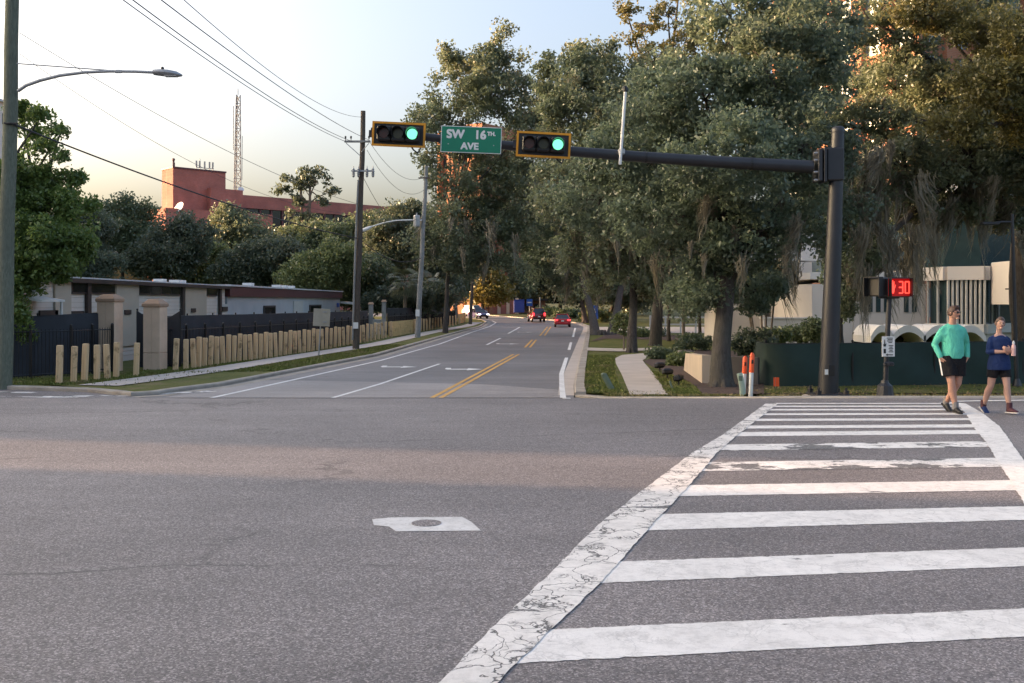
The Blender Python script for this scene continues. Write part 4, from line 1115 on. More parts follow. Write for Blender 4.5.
mb = MB(); front(mb, fy(139), fy(147), .5, 1.35, .03); w = obj('window', mb, M['brown_trim'], mbld); mb = MB(); front(mb, fy(139) + .12, fy(147) - .12, .6, 1.25, .06, .05); obj('pane', mb, M['glass_dark'], w)
mb = MB(); front(mb, fy(219), fy(226), .3, 1.75, .04); obj('notice_board', mb, M['offwhite'], mbld)
mb = MB(); front(mb, fy(220), fy(225), 1.35, 1.6, .11); obj('wall_vent', mb, M['brown_trim'], mbld)
aw = MB(); aw.plate([(FX, 33.1, 2.05), (FX, 35.0, 2.05), (FX + 1.0, 34.9, 1.9), (FX + 1.0, 33.2, 1.9)], (0, 0, .07)); obj('awning', aw, M['white'], mbld)
aw = MB(); aw.cyl((FX + .92, 34.8, -.7), (FX + .92, 34.8, 1.9), .05, n=8); obj('awning_post', aw, M['white'], mbld)
mb = MB(); front(mb, 35.0, 36.4, -.7, 1.6, .03); obj('door', mb, M['brown_trim'], mbld)

k = NT('ribbed_metal'); p = k.pos()
wv = k.n('ShaderNodeTexWave'); wv.bands_direction = 'Y'; wv.inputs['Scale'].default_value = 1.2; k.l(p, wv.inputs['Vector'])
k.col(k.mix(k.ramp(k.noise(p, .8, 4), [(.3, 0.0), (.7, 1.0)]), (.44, .48, .52), (.52, .55, .58))); k.bump(wv.outputs['Fac'], .5, .05); M['metal_blue'] = k.set(.5, .0)
k = NT('ribbed_maroon'); p = k.pos()
wv = k.n('ShaderNodeTexWave'); wv.bands_direction = 'Y'; wv.inputs['Scale'].default_value = 1.6; k.l(p, wv.inputs['Vector'])
k.col((.105, .034, .038)); k.bump(wv.outputs['Fac'], .5, .05); M['maroon'] = k.set(.5)
Y2, Y3 = 58.3, 96.5
mt = thing('metal_building', 'pale blue metal-clad shed with a maroon roof band beyond the modular building', 'building', (FX, Y2, g(Y2)))
mb = MB(); mb.box((FX - 5.0, (Y2 + Y3) / 2, (2.8 + z0) / 2), (10, Y3 - Y2, 2.8 - z0)); obj('wall', mb, M['metal_blue'], mt)
mb = MB(); mb.box((FX - 4.8, (Y2 + Y3) / 2, 2.49), (10.0, Y3 - Y2 + .3, .60)); rf = obj('roof_band', mb, M['maroon'], mt)
mb = MB(); mb.box((FX - 4.8, (Y2 + Y3) / 2, 2.84), (10.2, Y3 - Y2 + .5, .10)); obj('roof', mb, M['roof_white'], mt)
for y in (66, 74, 76, 78.5): 
    mb = MB(); mb.box((FX - .8, y, 3.0), (.6, .7, .24)); obj('roof_vent', mb, M['white'], mt)
for a, b in ((263, 274.5), (309, 320.5)):
    mb = MB(); front(mb, fy(a), fy(b), .75, 1.62, .03); w = obj('window', mb, M['brown_trim'], mt); mb = MB(); front(mb, fy(a) + .25, fy(b) - .25, .87, 1.5, .06, .05); obj('pane', mb, M['glass_dark'], w)
mb = MB(); front(mb, fy(293), fy(302), -.6, 1.94, .02, .05); obj('wall_panel', mb, M['offwhite'], mt)
mb = MB(); mb.plate([(FX, Y3 + .2, 1.72), (FX, Y3 + 4, 1.72), (FX + 1.6, Y3 + 4, 1.55), (FX + 1.6, Y3 + .2, 1.55)], (0, 0, .16)); mb.cyl((FX + 1.4, Y3 + 3.5, -1), (FX + 1.4, Y3 + 3.5, 1.6), .09, n=8); obj('canopy', mb, M['white'], mt)
mb = MB(); front(mb, Y3 - 1.9, Y3 - .7, 1.35, 1.75, .03); obj('wall_lamp', mb, M['sign_blue'], mt)

# red brick building far behind the trees, tower block + long wing, on slightly higher ground
D = 220.0
corner = Vector((P(173, 170, D).x, D, 0)); u = Vector((math.cos(R(44)), math.sin(R(44)), 0)); n_ = Vector((u.y, -u.x, 0))   # u along the front, n_ towards us
zt = P(173, 168, D).z
rb_ = thing('brick_building', 'large red brick building with a taller block on its left rising above the far trees', 'building', (corner.x, corner.y, -.3))
def blk2(a0, a1, b0, b1, zz0, zz1):       # a along the front, b into the building
    pts = [corner + u * a + n_ * -b for a, b in ((a0, b0), (a1, b0), (a1, b1), (a0, b1))]
    mb = MB(); mb.prism([(p.x, p.y) for p in pts], zz0, zz1); return mb
L1 = 0
Lt = 12.6
obj('tower_block', blk2(0, Lt, 0, 5.5, -2, zt), M['brick_red'], rb_)
obj('tower_coping', blk2(-.15, Lt + .15, -.15, 5.65, zt, zt + .35), M['maroon'], rb_)
zw = P(240, 194, 232).z
obj('wing', blk2(Lt, 74, 2.0, 20, -2, zw - 7.4), M['brick_red'], rb_)
obj('wing_parapet', blk2(Lt, 74, 1.9, 20, zw - 3.0, zw), M['brick_red'], rb_)
wn = obj('window_band', blk2(Lt + 3.5, 74, 2.6, 19, zw - 7.4, zw - 3.0), M['glass_dark'], rb_)
mb = MB()
for i in range(18):
    a = Lt + 4 + i * 3.0; pts = blk2(a, a + .5, 2.3, 2.8, zw - 7.4, zw - 3.0); mb.add(pts.v, pts.f)
obj('mullion', mb, M['maroon'], wn)
obj('stair_block', blk2(Lt - 4.5, Lt + 3.5, -1.6, 8, -2, zw + .6), M['brick_red'], rb_)
obj('podium', blk2(-5, Lt + 8, -7, 2, -2, P(170, 212, 222).z), M['brick_red'], rb_)
mb = MB()
for a, b, h in ((.6, 1, 2.0), (.9, 1.4, 1.4)):
    q = corner + u * a + n_ * -b; mb.cyl((q.x, q.y, zt), (q.x, q.y, zt + h), .22, n=8)
mb.ball(tuple(corner + u * .6 + n_ * -1 + Vector((0, 0, zt + 2.0))), .35, 8, 6)
obj('roof_mast', mb, M['maroon'], rb_)
mb = MB()
for a in (7.0, 7.8, 9.0, 10.2, 11.0):
    q = corner + u * a + n_ * -3; mb.cyl((q.x, q.y, zt), (q.x, q.y, zt + 2.3 + (a % 1)), .09, n=6)
    mb.box((q.x, q.y, zt + 1.9), (.3, .3, 1.4))
q = corner + u * 11.3 + n_ * -3; mb.tube([tuple(corner + u * 6.8 + n_ * -3 + Vector((0, 0, zt + 1.1))), tuple(corner + u * 11.2 + n_ * -3 + Vector((0, 0, zt + 1.1)))], .08, 6)
obj('roof_antenna', mb, M['galv'], rb_)
def dish(px, py, d, r, turn):
    c = P(px, py, d); t = thing('satellite_dish', 'white satellite dish on the lower roof of the red brick building' if px < 200 else 'small dish on the long roof of the red brick building', 'satellite dish', c)
    mb = MB(); pr = [(0.02, -.28 * r), (.3 * r, -.25 * r), (.6 * r, -.15 * r), (.85 * r, -.04 * r), (r, .08 * r)]
    v = []
    mb.lathe((0, 0, 0), pr, 20); rot = Matrix.Rotation(turn, 3, 'Z') @ Matrix.Rotation(R(62), 3, 'X')
    m2 = MB(); m2.add([c + rot @ Vector(p) for p in mb.v], mb.f); obj('reflector', m2, M['white'], t, smooth=True)
    mb = MB(); mb.cyl(c, c - Vector((0, 0, 1.3 * r)), .1 * r, n=8); obj('mount', mb, M['white'], t)
    mb = MB(); mb.cyl(c + rot @ Vector((0, 0, -.2 * r)), c + rot @ Vector((0, 0, .7 * r)), .04 * r, n=6); obj('feed_arm', mb, M['galv'], t)
dish(179, 207.5, 214, 1.35, R(-35)); dish(241, 189.5, 236, .7, R(30))
# lattice radio tower behind the brick building
D = 250
tb = Vector((P(235.5, 200, D).x, D, -1)); tp = P(238, 95, D)
lt = thing('lattice_tower', 'tall slim steel lattice radio tower rising behind the red brick building', 'radio tower', tb)
legs = [(1.55, 0), (-.8, 1.3), (-.8, -1.3)]
def leg(k, t):
    w = 1.0 - .62 * t; return tb + (tp - tb) * t + Vector((legs[k][0] * w, legs[k][1] * w, 0))
for k in range(3):
    mb = MB(); mb.tube([leg(k, 0), leg(k, 1)], .11, 6); obj('leg', mb, M['tower_steel'], lt)
mb = MB(); N = 26
for i in range(N):
    for k in range(3):
        a, b = k, (k + 1) % 3
        mb.tube([leg(a, i / N), leg(b, (i + 1) / N)], .055, 4); mb.tube([leg(b, i / N), leg(a, (i + 1) / N)], .055, 4); mb.tube([leg(a, i / N), leg(b, i / N)], .055, 4)
obj('lattice', mb, M['tower_steel'], lt)
mb = MB(); mb.cyl(tp, tp + Vector((0, 0, 1.6)), .09, n=6); mb.cyl(P(233.5, 150, D), P(233.5, 106, D), .09, n=6); mb.cyl(P(242, 180, D), P(242.3, 136, D), .07, n=6); obj('antenna', mb, M['tower_steel'], lt)

# ================================================================== BUILDINGS BEHIND THE OAKS
# right: cream building with a glazed bay, scalloped canopies and a plain wall
cr = thing('cream_building', 'cream modern building with a tall mullioned window bay behind the two walkers', 'building', (20, 50, g(50)))
D = 50.0
def X(px, d=D): return (px - 512) / 1000 * d
def Z(py, d=D): return CAMZ - (py - 301) / 1000 * d
mb = MB(); mb.box(((X(812) + X(926)) / 2, D + 5, (Z(288) - 1) / 2 - .3), (X(926) - X(812), 10, Z(288) + 2)); obj('plain_wall', mb, M['stucco'], cr)
mb = MB(); mb.box(((X(812) + X(926)) / 2, D + 5.2, Z(288) + .62), (X(926) - X(812) + .1, 10.2, .35)); obj('parapet', mb, M['stucco_white'], cr)
mb = MB()
for a in (862, 870, 878, 886, 906, 914): mb.box((X(a), D - .02, Z(303.5)), (.22, .08, .85))
obj('window_slots', mb, M['glass_teal'], cr)
# bay: three facets turning away to the right
bay = [(X(926), D - .2), (X(932), D - 1.8), (X(984, 47.5), 47.5), (X(1003, 49), 49.5), (X(1070), D + 1)]
def facet(mb, a, b, z0, z1, th=.25, proud=0):
    A, B = Vector((*a, 0)), Vector((*b, 0)); d = (B - A).normalized(); s = Vector((d.y, -d.x, 0))
    mb.plate([A + s * proud + Vector((0, 0, z0)), B + s * proud + Vector((0, 0, z0)), B + s * proud + Vector((0, 0, z1)), A + s * proud + Vector((0, 0, z1))], -s * th)
zs, zh, zr = Z(324, 48), Z(280, 48), Z(266.5, 48)
mb = MB()
for a, b in zip(bay[:-1], bay[1:]): facet(mb, a, b, zs, zh, .1, -.15)
gl = obj('bay_glazing', mb, M['glass_teal'], cr)
mb = MB()
for a, b in zip(bay[:-1], bay[1:]): facet(mb, a, b, zh, zr, .6, .25)
mb.prism([(x, y + .3) for x, y in bay] + [(bay[-1][0], bay[-1][1] + 8), (bay[0][0], bay[0][1] + 8)], zr - .12, zr - .02); obj('bay_fascia', mb, M['stucco'], cr)
mb = MB()
for a, b in zip(bay[:-1], bay[1:]): facet(mb, a, b, zs - .45, zs, .6, .18)
obj('bay_sill', mb, M['stucco_white'], cr)
mb = MB()
for a, b in zip(bay[:-1], bay[1:]): facet(mb, a, b, -1.5, zs - .45, .3, -.1)
obj('bay_base', mb, M['stucco'], cr)
for a, b, n in ((bay[0], bay[1], 2), (bay[1], bay[2], 8), (bay[2], bay[3], 2)):
    for k in range(n + 1):
        q = lerp2(a, b, k / n)
        if k == n and b is not bay[3]: continue
        mb = MB(); mb.box((q[0], q[1] - .05, (zs + zh) / 2), (.075, .14, zh - zs)); obj('mullion', mb, M['offwhite'], gl)
mb = MB(); mb.prism([(x, y + .35) for x, y in bay] + [(bay[-1][0], bay[-1][1] + 7), (bay[0][0], bay[0][1] + 7)], zr - .02, zr + 3.6)
obj('upper_wall', mb, M['glass_teal'], cr)
mb = MB(); mb.prism([(x, y + .1) for x, y in bay] + [(bay[-1][0], bay[-1][1] + 8), (bay[0][0], bay[0][1] + 8)], zr + 3.6, zr + 4.3); obj('roof', mb, M['stucco_white'], cr)
# scalloped canopies in front of the plain wall
for i, (xa, xb) in enumerate(((872, 893), (893, 925), (925, 955), (955, 985))):
    d = 45.0; a, b = X(xa - 1, d), X(xb + 1, d); n = 12; top = Z(325, d); base = Z(345, d)
    outer = [(a + (b - a) * k / n, base + (top - base) * math.sin(math.pi * (.1 + .8 * k / n)) ** .7) for k in range(n + 1)]
    inner = [(x, z - .32) for x, z in outer]
    mb = MB()
    for k in range(n):
        mb.plate([(outer[k][0], d, outer[k][1]), (outer[k + 1][0], d, outer[k + 1][1]), (inner[k + 1][0], d, inner[k + 1][1]), (inner[k][0], d, inner[k][1])], (0, 2.5, 0))
    obj('scallop_canopy', mb, M['stucco_white'], cr)
    mb = MB(); mb.box(((a + b) / 2, d + 2.4, (base - 1) / 2 + .2), (b - a, .1, base + 1.6)); obj('canopy_recess', mb, M['glass_dark'], cr)
# box-like projecting volume at the right edge
mb = MB(); mb.bevel_box((X(1050, 46), 46, Z(283, 46)), (4.0, 3, 2.0), .03); bx = obj('projecting_box', mb, M['stucco'], cr)
mb = MB(); mb.box((X(1050, 44.5), 44.48, Z(289, 44.5)), (4.0, .03, .05)); obj('panel_joint', mb, M['brown_trim'], bx)

# left of it: cream entrance wing with a dark doorway
ew = thing('entrance_wing', 'cream entrance wing with a dark doorway seen between the oak and the traffic pole', 'building', (14, 58, g(58)))
d = 58
mb = MB()
mb.box(((X(731, d) + X(765, d)) / 2, d + 4, (Z(288, d) - 1) / 2), (X(765, d) - X(731, d), 8, Z(288, d) + 1)) ; 
mb.box(((X(798, d) + X(812, d)) / 2, d + 4, (Z(262, d) - 1) / 2), (X(812, d) - X(798, d), 8, Z(262, d) + 1)); obj('wall', mb, M['stucco'], ew)
mb = MB(); mb.box(((X(765, d) + X(798, d)) / 2, d + 4, Z(290, d)), (X(798, d) - X(765, d), 8.2, Z(279, d) - Z(301, d))); obj('lintel', mb, M['stucco_white'], ew)
mb = MB(); mb.box(((X(731, d) + X(812, d)) / 2, d + 6, Z(246, d)), (X(830, d) - X(725, d), 12, 1.7)); obj('roof', mb, M['stucco_white'], ew)
mb = MB(); mb.box(((X(765, d) + X(798, d)) / 2, d + 1.2, (Z(301, d) - 1) / 2), (X(798, d) - X(765, d), .1, Z(301, d) + 1)); dr = obj('doorway', mb, M['glass_dark'], ew)
mb = MB()
for a in (774, 784.5, 795): mb.box((X(a, d), d + 1.05, (Z(302, d) - 1) / 2), (.09, .1, Z(302, d) + 1))
obj('door_frame', mb, M['brown_trim'], dr)
mb = MB(); mb.box((X(778.5, d), d - .4, (Z(301, d) - 1) / 2), (.34, .34, Z(301, d) + 1)); obj('column', mb, M['stucco'], ew)
mb = MB(); mb.box((X(768, d), d - .02, Z(273, d)), (1.6, .08, .9)); mb.box((X(748, d), d - .02, Z(300, d)), (1.0, .08, .7)); obj('window', mb, M['glass_teal'], ew)
wl = thing('planter_wall', 'long low cream planter wall in front of the dark doorway', 'wall', (13, 46, g(46)))
mb = MB(); mb.box((X(795, 46), 46, .1), (X(828, 46) - X(762, 46), .5, 1.5 + .55)); obj('wall', mb, M['stucco'], wl)
mb = MB(); mb.box((X(795, 46), 46, 1.15), (X(828, 46) - X(762, 46) + .1, .6, .06)); obj('coping', mb, M['stucco_white'], wl)
wl = thing('garden_fence', 'pale low rail fence between the small trees left of the oak trunk', 'fence', (12, 78, g(78)))
mb = MB(); mb.box((15.5, 78, .65), (9.6, .08, .12)); mb.box((15.5, 78, .1), (9.6, .08, .12)); obj('rail', mb, M['offwhite'], wl)
for k in range(9):
    mb = MB(); mb.box((10.8 + k * 1.18, 78.06, -.1), (.12, .12, 1.8)); obj('post', mb, M['offwhite'], wl)
# high-rise blocks behind the trees
def highrise(label, cx, cy, w, dp, h, rot, pier_mat, glass, n, m, floors, pw=.45):
    t = thing('apartment_tower', label, 'tower block', (cx, cy, g(cy)))
    r = Matrix.Rotation(rot, 3, 'Z'); c = Vector((cx, cy, 0))
    mb = MB(); mb.box(c + Vector((0, 0, h / 2)), (w - .5, dp - .5, h), r); obj('glazing', mb, glass, t)
    for k in range(floors + 1):
        mb = MB(); mb.box(c + Vector((0, 0, h * k / floors)), (w - .1, dp - .1, .9), r); obj('floor_band', mb, pier_mat, t)
    def pier(x, y, sx, sy):
        mb = MB(); mb.box(c + r @ Vector((x, y, 0)) + Vector((0, 0, h / 2)), (sx, sy, h + 1), r); obj('brick_pier', mb, pier_mat, t)
    for i in range(n + 1):
        x = -w / 2 + w * i / n
        for s in (-1, 1): pier(x, s * dp / 2, w / n * pw, .7)
    for i in range(1, m):
        y = -dp / 2 + dp * i / m
        for s in (-1, 1): pier(s * w / 2, y, .7, dp / m * pw)
    mb = MB(); mb.box(c + Vector((0, 0, h + .8)), (w + .4, dp + .4, 1.4), r); obj('parapet', mb, pier_mat, t)
highrise('orange brick tower block glimpsed through the oak below the street name sign', -6.2, 190, 10.5, 10, 33, R(52), M['brick_tower'], M['glass_teal'], 4, 4, 10, .62)
highrise('tall brick and pale glass tower behind the right-hand oaks', 44, 104, 26, 18, 46, R(28), M['brick_tower'], simple('pale_sky_glass', (.14, .19, .22), .12, var=.08, spec=.8), 7, 5, 13, .36)
# street end: low brick wall, blue bin, blue sign
def at(px, d): return (px - 512) / 1000 * d
d = 185
bw = thing('garden_wall', 'low reddish wall at the end of the street where it bends', 'wall', (at(500, d), d, g(d)))
mb = MB(); mb.box((at(503, d), d, .8), (at(516, d) - at(490, d), .4, 2.8)); obj('wall', mb, M['brick_red'], bw)
for px in (490, 499, 508, 517):
    mb = MB(); mb.bevel_box((at(px, d), d - .1, 1.0), (.6, .7, 3.0), .03); obj('pier', mb, M['stone'], bw)
sk = thing('refuse_container', 'blue refuse container beyond the bend at the end of the street', 'container', (at(519, 180), 180, g(180)))
mb = MB(); mb.bevel_box((at(519, 180), 180, .95), (1.9, 1.6, 2.2), .08); obj('body', mb, M['tarp_blue'], sk); mb = MB(); mb.bevel_box((at(519, 180), 180, 2.12), (2.0, 1.7, .14), .04); obj('lid', mb, M['tarp_blue'], sk)
cb_ = thing('house', 'low house with an orange wall behind the blue container at the end of the street', 'house', (at(531, 192), 192, g(192)))
mb = MB(); mb.box((at(531, 192), 195, .8), (5.5, 5, 2.4)); obj('wall', mb, M['brick_tower'], cb_); mb = MB(); mb.prism([(at(514, 192), 191.5), (at(548, 192), 191.5), (at(548, 192), 198.5), (at(514, 192), 198.5)], 2.0, 2.35); obj('roof', mb, M['brown_trim'], cb_)
for px in (525, 537):
    mb = MB(); mb.box((at(px, 192), 192.46, .8), (1.3, .1, 1.3)); obj('window', mb, M['glass_dark'], cb_)
def blue_sign(px, d, pytop, pybot, w, label, mark):
    b = on(at(px, d), d); t = thing('blue_sign', label, 'road sign', b); zt_, zb_ = P(px, pytop, d).z, P(px, pybot, d).z
    mb = MB(); mb.cyl(b, (b.x, d, zt_), .05, n=8); obj('post', mb, M['galv'], t)
    mb = MB(); mb.bevel_box((b.x, d - .08, (zt_ + zb_) / 2), (w, .03, zt_ - zb_), .01); pn = obj('panel', mb, M['sign_blue'], t)
    h = zt_ - zb_; c = Vector((b.x, d - .10, (zt_ + zb_) / 2)); mb = MB()
    if mark: 
        mb.plate([c + Vector((x * w, 0, z * h)) for x, z in ((-.28, -.02), (.0, .36), (.28, -.02), (.1, -.02), (.1, -.36), (-.1, -.36), (-.1, -.02))], (0, -.012, 0))
    else: mb.box(c, (w * .7, .012, h * .16))
    obj('symbol', mb, M['white'], pn)
blue_sign(593.6, 96, 305.5, 319, .85, 'blue road sign with a white symbol beside the dark tree trunk on the right verge', True)
blue_sign(529.5, 170, 299, 306, 1.0, 'small blue road sign above the dark red car at the end of the street', False)
t = thing('sign_post', 'bare pale post standing behind the dark red car', 'post', on(at(540, 160), 160)); mb = MB(); mb.bevel_box(on(at(540, 160), 160, 1.5), (.24, .24, 3.2), .02); obj('post', mb, M['pole_grey'], t)
# slim lamp pole at the right edge
D = 29.5
b = Vector((P(1017, 388, D).x, D, g(D))); t = thing('lamp_post', 'slim dark lamp post behind the woman at the right edge', 'lamp post', b)
mb = MB(); mb.cyl(b - Vector((0, 0, .1)), P(1012, 214, D), .062, .045, 10); obj('post', mb, M['charcoal'], t, smooth=True)
mb = MB(); mb.tube([P(1012, 222, D), P(1002, 222, D), P(994, 223, D)], .035, 8); obj('arm', mb, M['charcoal'], t); mb = MB(); mb.bevel_box(P(990, 223.5, D), (.5, .22, .09), .03); obj('lamp_head', mb, M['charcoal'], t)
mb = MB(); mb.lathe(b, [(.14, 0), (.14, .1), (.09, .25), (.07, .3), (0, .31)], 12); obj('base', mb, M['charcoal'], t)

# unseen blocks added on the left to shade the crossing, gapped for low sun
def block(label, cx, cy, w, dp, h):
    t = thing('shade_block', label, 'building', (cx, cy, 0))
    mb = MB(); mb.box((cx, cy, h / 2 - 1), (w, dp, h + 2)); obj('wall', mb, M['stucco'], t)
    mb = MB(); mb.box((cx, cy, h + .15), (w + .8, dp + .8, .3)); obj('roof', mb, M['roof_white'], t)
    for k in range(int(h // 3)):
        mb = MB()
        for i in range(int(dp // 4)):
            mb.box((cx + w / 2 + .03, cy - dp / 2 + 2.2 + i * 4, 1.9 + k * 3), (.1, 1.5, 1.4))
        obj('window', mb, M['glass_dark'], t)
block('unseen cream block added to shade the crossing from the left', -56, -6.6, 14, 51.6, 15)
block('lower unseen cream block added for shade, left of the tall pole', -56, 36.9, 14, 26.0, 15.6)
block('taller unseen cream block added for shade, behind the lower one', -57, 69.2, 14, 38.0, 22)
block('farthest unseen cream block added for shade on the left', -74, 112, 14, 44.0, 28)

# ================================================================== CARS
def car(name, label, loc, rotz, mat, kind, front_on=False):
    t = thing(name, label, 'car', (0, 0, 0))
    W, L = .90, 2.3
    tall = kind == 'suv'
    st = [(-2.28, .50, .78, .84), (-2.2, .30, .92, .90), (-1.3, .26, .98, .92), (0, .24, .97, .93), (1.2, .26, .92, .92), (2.0, .30, .78, .88), (2.28, .42, .62, .78)]
    if tall: st = [(y, zb + .08, zt + .16, w + .02) for y, zb, zt, w in st]
    mb = MB(); v = []
    for y, zb, zt, w in st:
        v += [(-w * .86, y, zb), (w * .86, y, zb), (w, y, zb + .16), (w * 1.0, y, (zb + zt) / 2 + .05), (w * .94, y, zt - .05), (w * .8, y, zt), (-w * .8, y, zt), (-w * .94, y, zt - .05), (-w, y, (zb + zt) / 2 + .05), (-w, y, zb + .16)]
    f = [tuple(range(9, -1, -1)), tuple(range(len(v) - 10, len(v)))]
    for i in range(len(st) - 1):
        for k in range(10):
            k2 = (k + 1) % 10; f.append((i * 10 + k, i * 10 + k2, (i + 1) * 10 + k2, (i + 1) * 10 + k))
    mb.add(v, f); body = obj('body', mb, mat, t, smooth=True)
    zs = .94 + (.14 if tall else 0); zr = 1.42 + (.34 if tall else 0)
    rear = -2.15 if tall else -1.75; rr = -1.95 if tall else -.95
    # greenhouse: glass volume, pillars and roof in body colour
    base = [(-.80, rear, zs), (.80, rear, zs), (.80, 1.15, zs - .04), (-.80, 1.15, zs - .04)]; topq = [(-.60, rr, zr), (.60, rr, zr), (.60, .25, zr), (-.60, .25, zr)]
    mb = MB(); mb.add(base + topq, [(0, 1, 5, 4), (1, 2, 6, 5), (2, 3, 7, 6), (3, 0, 4, 7)]); obj('windows', mb, M['glass_dark'], t)
    mb = MB(); mb.bevel_box((0, (rr + .25) / 2, zr + .01), (1.26, .25 - rr + .1, .07), .03); obj('roof', mb, mat, t, smooth=True)
    mb = MB()
    for a, b in zip(base, topq): mb.tube([a, b], .045, 6)
    for s in (-1, 1): mb.tube([(s * .80, -.35, zs), (s * .605, -.3, zr)], .04, 6)
    obj('window_pillars', mb, mat, t)
    for sx in (-1, 1):
        for y in (-1.38, 1.42):
            mb = MB(); x = sx * .80
            mb.tube([(x - .11, y, .32), (x - .09, y, .32), (x + .09, y, .32), (x + .11, y, .32)], [.29, .32, .32, .29], 18); wh = obj('wheel', mb, M['tyre'], t)
            mb = MB(); mb.tube([(x + sx * .105, y, .32), (x + sx * .125, y, .32)], [.2, .17], 14); obj('rim', mb, M['rim'], wh)
        mb = MB(); mb.bevel_box((sx * (.70 if not tall else .74), -2.25, (.80 if not tall else 1.0)), (.36 if not tall else .24, .10, .17 if not tall else .42), .03); obj('tail_light', mb, M['tail'], t)
        mb = MB(); mb.bevel_box((sx * .64, 2.22, .63 + (.12 if tall else 0)), (.36, .16, .15), .04); obj('headlight', mb, M['head'] if front_on else M['offwhite'], t)
        mb = MB(); mb.bevel_box((sx * .98, .72, zs + .02), (.2, .12, .13), .03); obj('mirror', mb, mat, t)
    mb = MB(); mb.bevel_box((0, -2.26, .46), (1.6, .14, .2), .04); obj('rear_bumper', mb, mat if not tall else M['black'], t)
    mb = MB(); mb.bevel_box((0, -2.31, .72), (.32, .02, .16), .005); obj('licence_plate', mb, M['white'], t)
    mb = MB(); mb.bevel_box((0, 2.24, .44), (1.5, .12, .2), .04); obj('front_bumper', mb, M['black'], t)
    t.location = loc; t.rotation_euler = (0, 0, rotz)
    return t
def place(px, d): return on(at(px, d), d, .005)
car('red_car', 'bright red saloon car seen from behind in the right lane', place(562.3, 113), R(-2), M['car_red'], 'saloon')
car('dark_red_car', 'dark red tall estate car seen from behind, farther off and left of the red saloon', place(536.2, 131), R(8), M['car_dark_red'], 'suv')
car('violet_car', 'dark violet-blue car coming towards us round the bend with its headlights on', place(478.5, 147), R(180 + 22), M['car_blue'], 'saloon', True)
car('white_car', 'white car mostly hidden behind the oncoming violet-blue car', place(474.8, 160), R(180 + 40), M['car_white'], 'suv')
# ================================================================== TREES
def leaf_arrays(rng, centers, per, cr, leaf, flat=.75, droop=0.0):
    n = len(centers) * per
    c = np.repeat(centers, per, axis=0)
    o = rng.normal(0, 1, (n, 3)); o /= np.maximum(np.linalg.norm(o, axis=1, keepdims=True), 1e-6)
    o *= (rng.random((n, 1)) ** .5) * np.repeat(cr, per)[:, None]; o[:, 2] *= flat
    if droop: o[:, 2] -= droop * np.hypot(o[:, 0], o[:, 1])
    c = c + o
    nrm = rng.normal(0, 1, (n, 3)); nrm[:, 2] += .15; nrm /= np.linalg.norm(nrm, axis=1, keepdims=True)
    t = rng.normal(0, 1, (n, 3)); t -= nrm * (t * nrm).sum(1, keepdims=True); t /= np.maximum(np.linalg.norm(t, axis=1, keepdims=True), 1e-6)
    b = np.cross(nrm, t); s = leaf * rng.uniform(.55, 1.35, (n, 1))
    q = np.empty((n, 4, 3)); q[:, 0] = c - t * s; q[:, 1] = c + b * s * .52 + nrm * s * .12; q[:, 2] = c + t * s; q[:, 3] = c - b * s * .52 + nrm * s * .12
    return q.reshape(-1, 3), np.arange(n * 4).reshape(-1, 4)
def clump_centers(rng, lobes, n, shell=.45):
    vol = np.array([l[1][0] * l[1][1] * l[1][2] for l in lobes]) ** .67; vol = vol / vol.sum()
    idx = rng.choice(len(lobes), n, p=vol)
    d = rng.normal(0, 1, (n, 3)); d /= np.linalg.norm(d, axis=1, keepdims=True)
    r = shell + (1 - shell) * rng.random((n, 1)) ** .7
    C_ = np.array([tuple(l[0]) for l in lobes])[idx]; R_ = np.array([l[1] for l in lobes])[idx]
    return C_ + d * r * R_ * (1 + .12 * rng.normal(0, 1, (n, 1)))
def moss_arrays(rng, pts, lens, strands=34, width=.016, spread=.15):
    V = []; F_ = []; o = 0
    for p, L in zip(pts, lens):
        tx, ty = rng.normal(0, .16, 2) * L
        for _ in range(strands):
            ox, oy = rng.normal(0, spread * L * .6, 2); l = L * (.25 + .95 * math.exp(-(ox * ox + oy * oy) / (spread * L * .55) ** 2)) * rng.uniform(.6, 1.15); w = width * rng.uniform(.5, 1.4); th = rng.uniform(0, math.pi)
            x, y = p[0] + ox, p[1] + oy; z = p[2] + rng.uniform(-.22, .18) * L
            ax, ay = math.cos(th) * w, math.sin(th) * w; sx, sy = rng.normal(0, .10, 2) * l; ph = rng.uniform(0, 6)
            segs = 7
            for i in range(segs + 1):
                u = i / segs; ww = (1 - u) ** .7 * (.75 + .5 * rng.random()); cv = 1 - .4 * u; cx = p[0] + ox * cv + tx * u * u + (.02 + .04 * u) * math.sin(ph + u * 7) * min(1.0, L); cy = p[1] + oy * cv + ty * u * u
                V.append((cx - ax * ww, cy - ay * ww, z - l * u)); V.append((cx + ax * ww, cy + ay * ww, z - l * u))
            for i in range(segs): F_.append((o + 2 * i, o + 2 * i + 1, o + 2 * i + 3, o + 2 * i + 2))
            o += 2 * (segs + 1)
    return np.array(V), np.array(F_)
